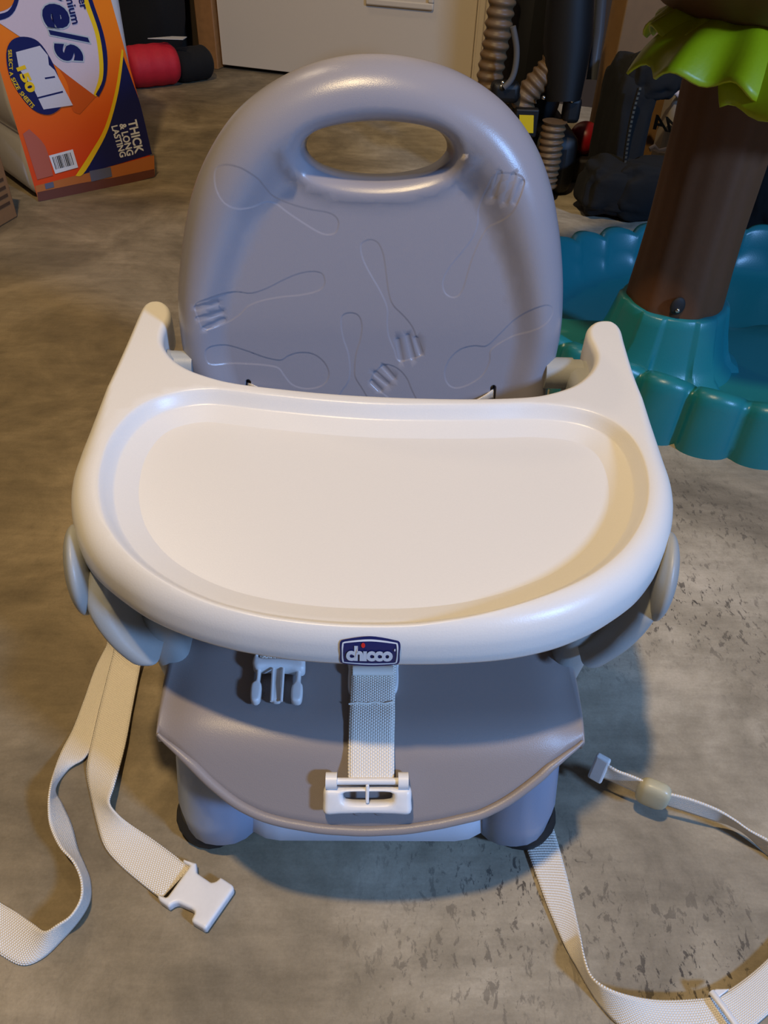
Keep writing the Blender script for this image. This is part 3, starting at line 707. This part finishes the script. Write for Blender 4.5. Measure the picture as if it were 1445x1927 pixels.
bmesh.ops.transform(ad, matrix=Matrix.Translation(p) @ Matrix.Rotation(R(-25), 4, 'Z') @ Matrix.Diagonal((.013, .007, .014, 1)), verts=ad.verts)
frombm('strap_adjuster', ad, mat('cloudy_plastic', (222, 214, 180), .35, .3, 200, trans=.35), fs4)['label'] = 'cloudy plastic adjuster'
# female buckle half, flat on the floor
cb = lambda x, y: (x*.3425, 1180+y*.3425)
fb = [cb(*p) for p in ((1015,1297),(1085,1320),(1088,1372),(1165,1425),(1190,1420),(1218,1396),(1285,1440),(1290,1462),(1140,1678),(1130,1680),(1062,1640),(1060,1625),(1078,1590),(1062,1570),(985,1535),(965,1540),(935,1560),(880,1520),(872,1490),(925,1508),(1050,1335),(1012,1310))]
O = Vector((0, 0, .002)); q = resamp(planef(fb, O, Vector((1, 0, 0)), Vector((0, 1, 0)), Vector((0, 0, 1))), .0018)
flatrelief('flat_buckle', q, [], O, (1, 0, 0), (0, 1, 0), (0, 0, 1), .008, .0022, CLIP, fs1)

# ================================================================== WATER TABLE
TEAL = mat('teal_plastic', (27, 116, 122), .34, .2, 500, var=.06)
TRUNKM = mat('brown_trunk_plastic', (90, 55, 28), .6, .3, 120, var=.1)
LEAFM = mat('lime_leaf_plastic', (172, 182, 10), .42, .2, 300, var=.05)
WX, WY, WA, WB = .62, 1.105, .41, .325
WT = empty('water_table', (WX, WY, 0), 'teal toy water table with a brown tree trunk and lime green leaves', 'toy')
NL = 34
def wout(th):
    lob = abs(math.cos(NL*th/2))**.38; w = 1+.070*(lob-1)+.012*math.sin(3*th+1)
    return w
vs = []; fs = []; NT = 420
prof = [(1.02, 0, 1), (1.02, .02, 1), (1.012, .045, 1), (1.004, .068, 1), (1.000, .078, 1), (.988, .085, 1), (.95, .087, .9), (.925, .079, .7), (.905, .070, .5), (.88, .064, .3), (.80, .060, 0), (.70, .058, 0), (.55, .057, 0), (.4, .057, 0), (.25, .057, 0), (.1, .057, 0)]
for i in range(NT):
    th = 2*math.pi*i/NT; lo_b = (wout(th)-1)
    for (r_, z, k) in prof:
        rr_ = r_*(1+lo_b*(k if r_ > .9 else 0) + (lo_b if r_ > 1 and k == 0 else 0)); x, y = WX+WA*rr_*math.cos(th), WY+WB*rr_*math.sin(th)
        if r_ > .9: z = z*(1+.25*(lo_b/.045)*(1 if z > .04 else 0)*.5 + .07*math.sin(5*th+.7)*(z > .04))
        deep = smooth01((y-1.07)/.05)*smooth01((.93-r_)/.06)
        z -= float(deep)*.052
        vs.append((x, y, z))
n = len(prof); 
for i in range(NT):
    for j in range(n-1): a = i*n+j; b_ = ((i+1) % NT)*n+j; fs.append((a, b_, b_+1, a+1))
fs.append(tuple(i*n+n-1 for i in range(NT)))
pyd('basin', vs, fs, TEAL, WT)['label'] = 'teal basin with a wall moulded like rounded rocks'
tc = ony(1279, 575, .905); TX, TY = tc.x+.016, .965
def rad_loft(name, prof, m, parent, seg=72, fn=None):
    rings = []
    for k, (z, r_) in enumerate(prof):
        rings.append([(TX+(r_*(1+(fn(2*math.pi*i/seg, k/len(prof)) if fn else 0)))*math.cos(2*math.pi*i/seg), TY+(r_*(1+(fn(2*math.pi*i/seg, k/len(prof)) if fn else 0)))*math.sin(2*math.pi*i/seg), z) for i in range(seg)])
    return frombm(name, loft(rings), m, parent)
def pf(th, k):
    s_ = math.cos(6*(th+.15)); return (.10*(1-k*.8))*(1 if s_ > .35 else (0 if s_ < .15 else (s_-.15)/.2))
rad_loft('pedestal', [(.05, .104), (.062, .100), (.070, .090), (.085, .083), (.11, .076), (.135, .071), (.146, .069), (.149, .066), (.148, .060)], TEAL, WT, 144, pf)['label'] = 'teal flared foot of the trunk'
rad_loft('trunk', [(.14, .062), (.16, .0615), (.20, .059), (.25, .057), (.30, .057), (.36, .057), (.42, .060), (.46, .062)], TRUNKM, WT, 96, lambda th, k: .022*math.sin(7*th)+.012*math.sin(13*th+1+2*k))['label'] = 'brown moulded tree trunk'
sp_ = ony(1275, 576, TY-.0605)
bm = bmesh.new(); bmesh.ops.create_uvsphere(bm, u_segments=20, v_segments=12, radius=1)
bmesh.ops.transform(bm, matrix=Matrix.Translation(sp_) @ Matrix.Diagonal((.0095, .004, .012, 1)), verts=bm.verts); sh_ = frombm('screw_recess', bm, BLACK, WT)
bm = bmesh.new(); bmesh.ops.create_uvsphere(bm, u_segments=16, v_segments=10, radius=.0032)
bmesh.ops.translate(bm, verts=bm.verts, vec=sp_+Vector((0, -.004, -.004))); frombm('screw', bm, mat('bright_steel', (210, 210, 210), .15, metal=1), sh_)
zc = ony(1300, 150, .84).z
def leaf(az, rl, wdt, z0, droop, seed):
    nu, nv = 22, 26; vs = []; fs = []
    for i in range(nu+1):
        r_ = .045+rl*i/nu
        for j in range(nv+1):
            t = -1+2*j/nv; k = i/nu
            edge = 1+.10*math.cos(t*math.pi*2.2+seed)*k*k - .16*t*t*k
            ang = az+t*wdt*(.75+.35*math.sin(k*2.6))
            rr_ = .045+(rl*k)*edge
            z = z0-droop*k*k+.008*math.cos(t*math.pi*3+seed)*k-.002*math.cos(t*9+seed)*k-.010*t*t*k
            vs.append((TX+rr_*math.cos(ang), TY+rr_*math.sin(ang), z))
    for i in range(nu):
        for j in range(nv): a = i*(nv+1)+j; fs.append((a, a+1, a+nv+2, a+nv+1))
    o = pyd('leaf', vs, fs, LEAFM, WT); sd = o.modifiers.new('s', 'SOLIDIFY'); sd.thickness = .003; sd.offset = 1; return o
for q, (az, rl, wd, dz, dr) in enumerate([(-168, .072, 34, .010, .030), (-132, .108, 36, .004, .050), (-82, .125, 38, .000, .062), (-30, .135, 38, -.002, .060), (25, .14, 33, .006, .04), (75, .14, 33, .0, .04), (135, .06, 33, .006, .02)]):
    leaf(R(az), rl, R(wd), zc+.045+dz, dr, q*1.3)
rad_loft('upper_bowl', [(zc+.030, .05), (zc+.034, .075), (zc+.044, .100), (zc+.065, .130), (zc+.10, .17), (zc+.14, .25), (zc+.20, .28), (zc+.20, .27), (zc+.08, .12), (zc+.075, .04)], TRUNKM, WT, 72, lambda th, k: .012*math.sin(9*th))['label'] = 'dark brown upper bowl'  # unseen upper flare widened so its shadow darkens the basin and leaves

# ================================================================== PAPER TOWEL PACK
Q0 = onz(70, 380); Q1 = onz(291, 334); QD = (Q1-Q0); QW = QD.length; QD.normalize(); QN = Vector((QD.y, -QD.x, 0))
KZ = .62; KD = .26
TP = empty('paper_towel_pack', (Q0+QD*QW/2-QN*.1), 'upright orange and navy wrapped pack of paper towels on the floor', 'paper towels')
rings = []
for z in list(np.linspace(0, KZ, 61)):
    bz = abs(math.sin(math.pi*((z+.01)/.135)))**.6; e = .012*min(1, z/.02)*min(1, (KZ-z)/.02)
    ring = []
    for (s_, n_) in rrect(QW/2, -KD/2, QW-.012+0, KD, .028, 6):
        side = max(0, (.02-s_)/.02); back = 1
        ss = s_-.024*bz*side*e/.012+(0 if s_ > .04 else .008)
        p = Q0+QD*ss+QN*min(n_, -.004)+Vector((0, 0, z)); ring.append(tuple(p-QN*(.012-e)*0))
    rings.append(ring)
r0_ = np.array(rings[0]); c_ = r0_.mean(0); 
rings = [[tuple(c_+(np.array(p)-c_)*[.96, .96, 1]) for p in rings[0]]]+rings[1:]
WRAP = mat('white_wrap', (196, 194, 196), .3, .5, 60)
frombm('wrapped_rolls', loft(rings), WRAP, TP)['label'] = 'white rolls bulging under clear wrap'
def tpm(n): return lambda x, y: onp(x, y, Q0+QN*n, QN)
ORANGE = mat('orange_print', (238, 104, 16), .35, .3, 50); OR2 = mat('deep_orange_print', (206, 84, 10), .35, .3, 50); _nt = ORANGE.node_tree; YEL = mat('yellow_print', (240, 196, 20), .35); PINKW = mat('pinkish_white_print', (214, 194, 200), .35); TNAVY = mat('dark_navy_print', (16, 22, 84), .35)
_b = _nt.nodes['Principled BSDF']; _g = _nt.nodes.new('ShaderNodeTexCoord'); _s = _nt.nodes.new('ShaderNodeSeparateXYZ'); _r = _nt.nodes.new('ShaderNodeMapRange'); _m = _nt.nodes.new('ShaderNodeMix'); _m.data_type = 'RGBA'
_nt.links.new(_g.outputs['Generated'], _s.inputs[0]); _nt.links.new(_s.outputs[2], _r.inputs[0]); _r.inputs['From Min'].default_value = .15; _r.inputs['From Max'].default_value = .8; _nt.links.new(_r.outputs[0], _m.inputs['Factor'])
_m.inputs['A'].default_value = srgb((226, 70, 14)); _m.inputs['B'].default_value = srgb((246, 130, 12)); _nt.links.new(_m.outputs['Result'], _b.inputs['Base Color'])
def pr(nm, pts, n, m, cl=True, lab=None):
    p = np.array(pts, float)
    if nm in ('navy_edge', 'yellow_edge', 'corner_print', 'logo_panel', 'deep_orange_wedge', 'fine_print'):
        q = []
        for i in range(len(p)):
            a, b_ = p[i]-p[i-1], p[(i+1) % len(p)]-p[i]; ang = abs(math.degrees(math.atan2(a[0]*b_[1]-a[1]*b_[0], a@b_)))
            if ang > 48: q += [p[i]-a*.04, p[i], p[i]+b_*.04]
            else: q.append(p[i])
        p = np.array(q); cl = True
    o = flatpoly(nm, [ccw(cr(p, 4) if cl else p)], tpm(n), m, TP)
    if lab: o['label'] = lab
    return o
pr('print', [(-35, 15), (72, 376), (288, 322), (262, 190), (192, -60), (-60, -60)], .0010, ORANGE, False, 'orange printed front of the wrap')
pr('print_band', [(66, 350), (290, 292), (291, 330), (72, 378)], .0016, mat('tan_roll_band', (186, 108, 52), .3, .4, 60), False, 'tan band along the bottom of the pack')
pr('print_brown_band', [(70, 362), (150, 345), (215, 334), (290, 318), (291, 332), (215, 354), (150, 366), (72, 379)], .0020, mat('brown_band', (104, 60, 50), .25, .4, 60), False)  # dark brown strip along the foot of the wrap
pr('corner_print', [(230, 100), (248, 150), (265, 200), (286, 290), (152, 329), (175, 290), (200, 240), (220, 170)], .0020, TNAVY, False, 'navy corner of the print')
pr('yellow_edge', [(229, 92), (232, 104), (223, 172), (204, 242), (180, 290), (156, 328), (142, 331), (170, 288), (197, 240), (217, 170)], .0024, YEL, False)
pr('logo_panel', [(-40, 60), (-10, -60), (150, -60), (172, 0), (190, 60), (196, 110), (194, 150), (181, 182), (110, 128), (60, 85), (0, 44)], .0020, PINKW, False, 'pale panel behind the large lettering')
pr('deep_orange_wedge', [(112, 130), (181, 181), (150, 215), (135, 205), (128, 160)], .0018, OR2, False)
pr('navy_edge', [(158, -40), (166, 0), (186, 60), (194, 110), (193, 150), (180, 178), (186, 182), (199, 152), (202, 108), (194, 60), (174, 0), (165, -40)], .0026, TNAVY, False)
pr('yellow_edge', [(148, -40), (156, 0), (178, 60), (186, 110), (186, 145), (176, 178), (181, 182), (195, 150), (197, 108), (190, 60), (169, 0), (160, -40)], .0023, YEL, False)
pr('orange_disc', [(-60, -30), (-30, 20), (0, 22), (24, 8), (36, -30), (0, -60)], .0024, mat('amber_print', (226, 120, 14), .35), True)
pr('navy_edge', [(-60, 40), (0, 38), (28, 20), (42, -30), (34, -30), (22, 12), (0, 26), (-60, 28)], .0028, TNAVY, False)
pr('print_oval', [(12, 100), (22, 76), (45, 69), (72, 78), (95, 110), (112, 150), (120, 185), (112, 205), (90, 216), (62, 206), (35, 175), (17, 140)], .0030, TNAVY, True, 'navy oval with a towel sheet and yellow number')
pr('towel_picture', [(30, 98), (75, 86), (90, 104), (92, 122), (103, 132), (137, 198), (82, 206), (62, 165), (36, 130)], .0034, mat('pale_sheet_print', (206, 200, 206), .4), False)
for a, b_ in (((70, 183), (118, 171)), ((84, 146), (103, 143))):
    pr('sheet_fold', [a, b_, (b_[0]+1, b_[1]+3), (a[0]+1, a[1]+3)], .0038, TNAVY, False)
def ptext(nm, s_, o, rd, up, m, n, **k):
    f = tpm(n); return text(nm, s_, lambda a, b_: f(o[0]+rd[0]*a+up[0]*b_, o[1]+rd[1]*a+up[1]*b_), m, TP, **k)
for off, m, n in ((.085, mat('grey_outline_print', (182, 188, 190), .4), .0030), (.045, TNAVY, .0036)):
    g = 3 if off > .05 else 0
    ptext('large_lettering', 'e', (76-g, 8-g), (8, 46+2*g), (50+2*g, -2), m, n, offset=off, shear=.15)
    ptext('large_lettering', 'l', (91-g, 56-g), (6, 15+2*g), (72+2*g, 9), m, n, offset=off, shear=.15)
    ptext('large_lettering', 's', (97-g, 82-g), (16, 36+2*g), (48+2*g, -4), m, n, offset=off, shear=.15)
    ptext('large_lettering', 'w', (56-g, -56), (14, 58), (46+2*g, 0), m, n, offset=off, shear=.15)
ptext('small_lettering', 'per', (140, -14), (7, 34), (15, -3), TNAVY, .0036, offset=.02)
ptext('small_lettering', 'mium', (122, -8), (14, 54), (15, -3), TNAVY, .0036, offset=.02)
ptext('number', '150', (30, 128), (22, 48), (17, -6), YEL, .0042, offset=.05)
ptext('small_lettering', 'SELECT A', (15, 94), (3, 50), (7, -1), YEL, .0042, offset=.02)
ptext('small_lettering', 'SIZE', (20, 148), (12, 22), (7, -3), YEL, .0042, offset=.02)
ptext('small_lettering', 'SHEETS', (36, 176), (24, 28), (6, -5), YEL, .0042, offset=.02)
ptext('corner_lettering', 'THICK', (240, 228), (14, 62), (17, -4), PRWHITE, .0030, offset=.03)
ptext('corner_lettering', '& LONG', (224, 234), (15, 60), (13, -3), PRWHITE, .0030, offset=.03)
ptext('corner_lettering', 'LASTING', (209, 238), (17, 59), (12, -3), PRWHITE, .0030, offset=.03)
pr('barcode_field', [(92, 293), (137, 281), (147, 315), (104, 327)], .0024, PRWHITE, False)
for i in range(13):
    a = i/13; w = .5*(1+.5*math.sin(i*5))/13; x0, y0 = 98+36*a, 296-9.5*a
    pr('barcode_line', [(x0, y0), (x0+36*w, y0-9.5*w), (x0+36*w+7, y0-9.5*w+23), (x0+7, y0+23)], .0028, BLACK, False)
pr('fine_print', [(43, 252), (55, 243), (85, 275), (100, 330), (70, 338)], .0024, mat('greyed_print', (180, 92, 70), .5), False)
pr('wrap_mark', [(168, 322), (208, 314), (211, 332), (172, 342)], .0026, mat('slate_print', (96, 98, 116), .4), False)
pr('wrap_mark', [(84, 346), (100, 342), (102, 352), (86, 356)], .0026, mat('slate_print', (96, 98, 116), .4), False)

# ================================================================== THINGS AT THE EDGES AND BACK
CARD = mat('cardboard', (142, 100, 60), .75, .3, 90, var=.12)
cbp = onz(34, 408); dl = (onz(0, 428)-cbp); dl.z = 0; dl.normalize(); dn = Vector((-dl.y, dl.x, 0)); dn = dn if dn.y > 0 else -dn
BX = empty('cardboard_box', cbp, 'brown cardboard box at the left edge, in front of the paper towels', 'box')
def prism(name, base, h, m, parent, z=0, b=.003):
    bm = bmesh.new(); lo = [bm.verts.new(Vector((p[0], p[1], z))) for p in base]; hi = [bm.verts.new(Vector((p[0], p[1], z+h))) for p in base]; n = len(base)
    bm.faces.new(lo[::-1]); bm.faces.new(hi)
    for i in range(n): bm.faces.new((lo[i], lo[(i+1) % n], hi[(i+1) % n], hi[i]))
    o = frombm(name, bm, m, parent); return bev(o, b, 2) if b else o
c1, c2 = cbp+dl*.30, cbp+dn*.13
prism('box_body', [cbp, c1, c1+dn*.13, c2], .145, CARD, BX)
prism('box_flap', [cbp+dl*.003+dn*.003+Vector((0, 0, 0)), c1+dn*.003, c1+dn*.062, cbp+dn*.062+dl*.003], .003, CARD, BX, .146, 0)
prism('box_flap', [cbp+dl*.003+dn*.068, c1+dn*.068, c1+dn*.127, c2-dn*.003+dl*.003], .003, CARD, BX, .146, 0)
p = [cbp+dl*.02-dn*.0006+Vector((0, 0, z)) for z in (.03, .035)]; q_ = [cbp+dl*.07-dn*.0006+Vector((0, 0, z)) for z in (.03, .035)]
for z in (.03, .045, .06, .075): pyd('box_print', [cbp+dl*.012-dn*.0006+Vector((0, 0, z)), cbp+dl*.055-dn*.0006+Vector((0, 0, z)), cbp+dl*.055-dn*.0006+Vector((0, 0, z+.006)), cbp+dl*.012-dn*.0006+Vector((0, 0, z+.006))], [(0, 1, 2, 3)], mat('brown_ink', (78, 52, 32), .7), BX, False)

BLKF = mat('black_fabric', (7, 7, 7), .9, .8, 160)
REDF = mat('red_fabric', (190, 22, 40), .7, .8, 90, var=.12)
def blob(name, c, s, m, parent=None, rot=0, power=.7, wr=.03, seed=1):
    bm = bmesh.new(); bmesh.ops.create_icosphere(bm, subdivisions=5, radius=1)
    from mathutils import noise as nz
    for v in bm.verts:
        d = v.co.copy(); k = 1+wr*nz.noise(d*2.2+Vector((seed, 0, 0)))*3+wr*.6*nz.noise(d*6+Vector((0, seed, 0)))
        v.co = Vector([math.copysign(abs(a)**power, a)*k for a in d])
    bmesh.ops.transform(bm, matrix=Matrix.Translation(c) @ Matrix.Rotation(rot, 4, 'Z') @ Matrix.Diagonal((*s, 1)), verts=bm.verts)
    zmin = min(v.co.z for v in bm.verts)
    if zmin < 0: bmesh.ops.translate(bm, verts=bm.verts, vec=(0, 0, -zmin))
    return frombm(name, bm, m, parent)
# big black bag and the red pouch left of the door
g = onz(300, 128); 
o = blob('garment_bag', Vector((g.x-.10, g.y+.02, .45)), (.23, .085, .45), BLKF, rot=R(-28), power=.45, wr=.012, seed=3)
props(o, 'tall black fabric bag standing against the wall left of the wooden door trim', 'bag')
a_ = onz(235, 178); b_ = onz(325, 168); c_ = onz(386, 158)
RB_ = empty('rolled_bag', (a_+c_)/2, 'red rolled bag with a black end, lying on the floor before the black bag', 'bag')
def roll(name, p0, p1, r_, m, parent, seed):
    P = [p0+(p1-p0)*t for t in np.linspace(0, 1, 24)]
    P = [Vector((p.x, p.y, r_*.92)) for p in P]
    rad = [r_*(.80+.2*min(1, min(i, 23-i)/2.5)+.015*math.sin(i*.9+seed)) for i in range(24)]
    return tube(name, P, rad, m, parent, seg=24, flat=.92)
nrm = Vector((0, .075, 0))
roll('red_roll', a_+nrm, b_+nrm, .062, REDF, RB_, 1); roll('black_end', b_+nrm*1.05, c_+nrm*1.0, .052, BLKF, RB_, 2)
ya = (a_.y+b_.y)/2
pc = [ony(x, y, ya+.07) for x, y in ((285, 120), (325, 113), (352, 116), (350, 121), (318, 128))]
extr('paper_tag', [Vector((p.x, p.y+.04*(i in (1, 2)), .128)) for i, p in enumerate(pc)], (0, 0, 1), .002, mat('white_paper', (190, 186, 180), .7), RB_, 0)

# vacuum with corrugated hoses, right of the door
BLKP = mat('black_gloss_plastic', (7, 7, 8), .55); HOSE = mat('tan_hose', (104, 82, 58), .5, .2, 200)
def corr(name, px, r_, pitch, parent, m=HOSE):
    P = resamp(cr([tuple(p) for p in px], 10, False), pitch/6, False)
    rad = [r_*(1+.10*math.cos(2*math.pi*i/6)) for i in range(len(P))]
    return tube(name, P, rad, m, parent, seg=22)
vc = onz(1035, 372); VY = vc.y
VC = empty('vacuum_cleaner', (vc.x, VY+.1, 0), 'black upright vacuum cleaner with tan ribbed hoses right of the door', 'vacuum cleaner')
def vb(x0, x1, yp0, yp1, y, dep, m, name, b=.012):
    p, q = ony(x0, yp1, y), ony(x1, yp0, y)
    z0 = max(0.0, p.z); return box(name, ((p.x+q.x)/2, y+dep/2, (z0+q.z)/2), (q.x-p.x, dep, q.z-z0), m, VC, b)
vb(930, 1098, 255, 372, VY, .26, BLKP, 'floor_head', .03)
vb(932, 1106, -70, 250, VY+.10, .14, BLKP, 'body', .05)
corr('hose', [ony(x, y, VY+.06) for x, y in ((952, -40), (942, 20), (934, 75), (924, 130), (921, 165), (930, 200), (945, 222))], .0265, .019, VC)
corr('hose', [ony(x, y, VY+.02) for x, y in ((1040, 118), (1026, 138), (1008, 158), (990, 182), (982, 205))], .024, .016, VC)
corr('hose', [ony(x, y, VY-.02) for x, y in ((1044, 228), (1038, 262), (1034, 296), (1028, 330), (1026, 352))], .024, .013, VC)
tube('wand', [ony(1133, -30, VY+.12), ony(1126, 60, VY+.12), ony(1113, 150, VY+.1)], .012, mat('dark_grey_tube', (70, 72, 76), .35), VC)
tube('canister_neck', [ony(1075, -30, VY+.02), ony(1068, 80, VY+.02), ony(1060, 190, VY+.0)], [.045, .05, .035], BLKP, VC, seg=24)
tube('cord', resamp(cr([tuple(ony(x, y, VY-.03)) for x, y in ((965, 50), (972, 90), (970, 125), (962, 150), (948, 165))], 6, False), .006, False), .006, mat('grey_cord', (96, 96, 98), .4), VC, seg=10)
q_ = [ony(x, y, VY-.035) for x, y in ((977, 216), (1004, 217), (1003, 250), (977, 249))]
extr('warning_label', q_, (0, -1, 0), .002, mat('yellow_label', (222, 190, 10), .5), VC, 0)
box('label_mount', ((q_[0]+q_[2])/2+Vector((0, .012, 0))), (.05, .02, .055), BLKP, VC, .004)
for x, y in ((943, 163), (1023, 184), (1077, 190), (946, 156)):
    bm = bmesh.new(); bmesh.ops.create_uvsphere(bm, u_segments=12, v_segments=8, radius=.0045)
    bmesh.ops.translate(bm, verts=bm.verts, vec=ony(x, y, VY-.02)); frombm('rivet', bm, mat('steel', (200, 200, 200), .2, metal=1), VC)
box('hose_fitting', ony(950, 172, VY-.005), (.06, .04, .04), BLKP, VC, .012)
box('hose_fitting', ony(1075, 205, VY+.0), (.035, .04, .05), BLKP, VC, .01)

# red ball toy on a dark box
rp_ = onz(1096, 335); RY = rp_.y
rb = ony(1101, 262, RY); rr_ = .036
bxt = rb.z-rr_*.97
pot = box('dark_crate', (rb.x+.008, RY+.005, bxt/2), (.075, .08, bxt), mat('dark_brown_plastic', (26, 20, 18), .6), None, .008)
props(pot, 'small dark block under the red ball', 'block')
hd = bmesh.new(); bmesh.ops.create_uvsphere(hd, u_segments=32, v_segments=20, radius=rr_)
bmesh.ops.translate(hd, verts=hd.verts, vec=(rb.x, RY+.01, rb.z))
props(frombm('red_ball', hd, mat('red_plastic', (140, 16, 26), .35)), 'dark red ball before the raw board, right of the vacuum', 'ball')

# raw board standing behind
bl0 = ony(1113, 232, 2.02); bl1 = ony(1162, 205, 2.02)
prism('wooden_board', [(bl0.x, 2.02), (bl0.x+.018, 1.985), (bl0.x+.21, 2.01), (bl0.x+.21, 2.04), (bl0.x, 2.045)], 1.5, BOARD, None, 0, .002)
props(bpy.data.objects['wooden_board'], 'tall raw wooden board standing upright behind the black bag', 'board')

# black bag with a zip, and a printed white bundle behind the trunk
dg_ = onz(1165, 412); BYY = dg_.y+.02
BG = empty('duffel_bag', (dg_.x, BYY+.08, 0), 'slumped black bag with a toothed zip between vacuum and water table', 'bag')
zc2 = ony(1180, 300, BYY)
blob('bag_body', Vector((zc2.x+.002, BYY+.10, .14)), (.048, .085, .14), BLKF, BG, power=.62, wr=.035, seed=5)
blob('bag_flap', ony(1158, 352, BYY+.01), (.075, .06, .055), BLKF, BG, power=.6, wr=.05, seed=9)
blob('bag_flap', ony(1232, 140, BYY+.06), (.055, .04, .045), BLKF, BG, power=.7, wr=.05, seed=12)
blob('bag_flap', ony(1208, 385, BYY-.01), (.080, .05, .06), BLKF, BG, power=.65, wr=.05, seed=15)
zp = resamp(cr([tuple(ony(x, y, BYY-.012)) for x, y in ((1203, 166), (1192, 205), (1183, 250), (1176, 300), (1172, 350))], 6, False), .0085, False)
tube('piping', zp, .0045, BLKF, BG, seg=10)
bm = bmesh.new()
for p in zp: box_bm(bm, Vector(p)+Vector((0, -.004, 0)), (.0045, .003, .0045))
zt = frombm('zip_teeth', bm, mat('zip_metal', (120, 112, 100), .35, metal=.8), BG); zt['kind'] = 'stuff'
PY = BYY+.215
PB = empty('wrapped_bundle', ony(1265, 330, PY)*1.0, 'white printed bundle in shiny wrap, half hidden behind the brown trunk', 'package')
def bpx(x, y, n=0): return ony(x, y, PY-n)
pa, pb_ = ony(1215, 380, PY), ony(1330, 165, PY)
PB.location = ((pa.x+pb_.x)/2, PY+.06, 0)
WB_ = mat('dull_white_wrap', (150, 142, 132), .3, .5, 40)
prism('bundle', [(pa.x+.01, PY+.004), (pb_.x, PY+.004), (pb_.x, PY+.09), (pa.x+.01, PY+.09)], max(.12, ony(1260, 165, PY).z), WB_, PB, 0, .018)
for y0 in (171, 282):
    P = [bpx(x, y0+(x-1240)*.18+3*math.sin(x*.3), .004) for x in range(1222, 1320, 8)]
    tube('wrap_crease', P, [.006+.002*math.sin(i*2) for i in range(len(P))], mat('clear_wrap', (190, 176, 172), .12, .6, 60), PB, seg=10)
text('bundle_lettering', 'AND', lambda a, b_: bpx(1228+88*a-6*b_+0, 243+17*a-30*b_, .0012), mat('black_print', (18, 18, 20), .5), PB, offset=.03)
o = blob('backpack', ony(1440, 400, 1.50)+Vector((.03, .05, 0)), (.085, .08, .16), BLKF, rot=0, power=.7, wr=.04, seed=21)
o.location.z -= 0
props(o, 'black bag behind the water table at the right edge', 'bag')
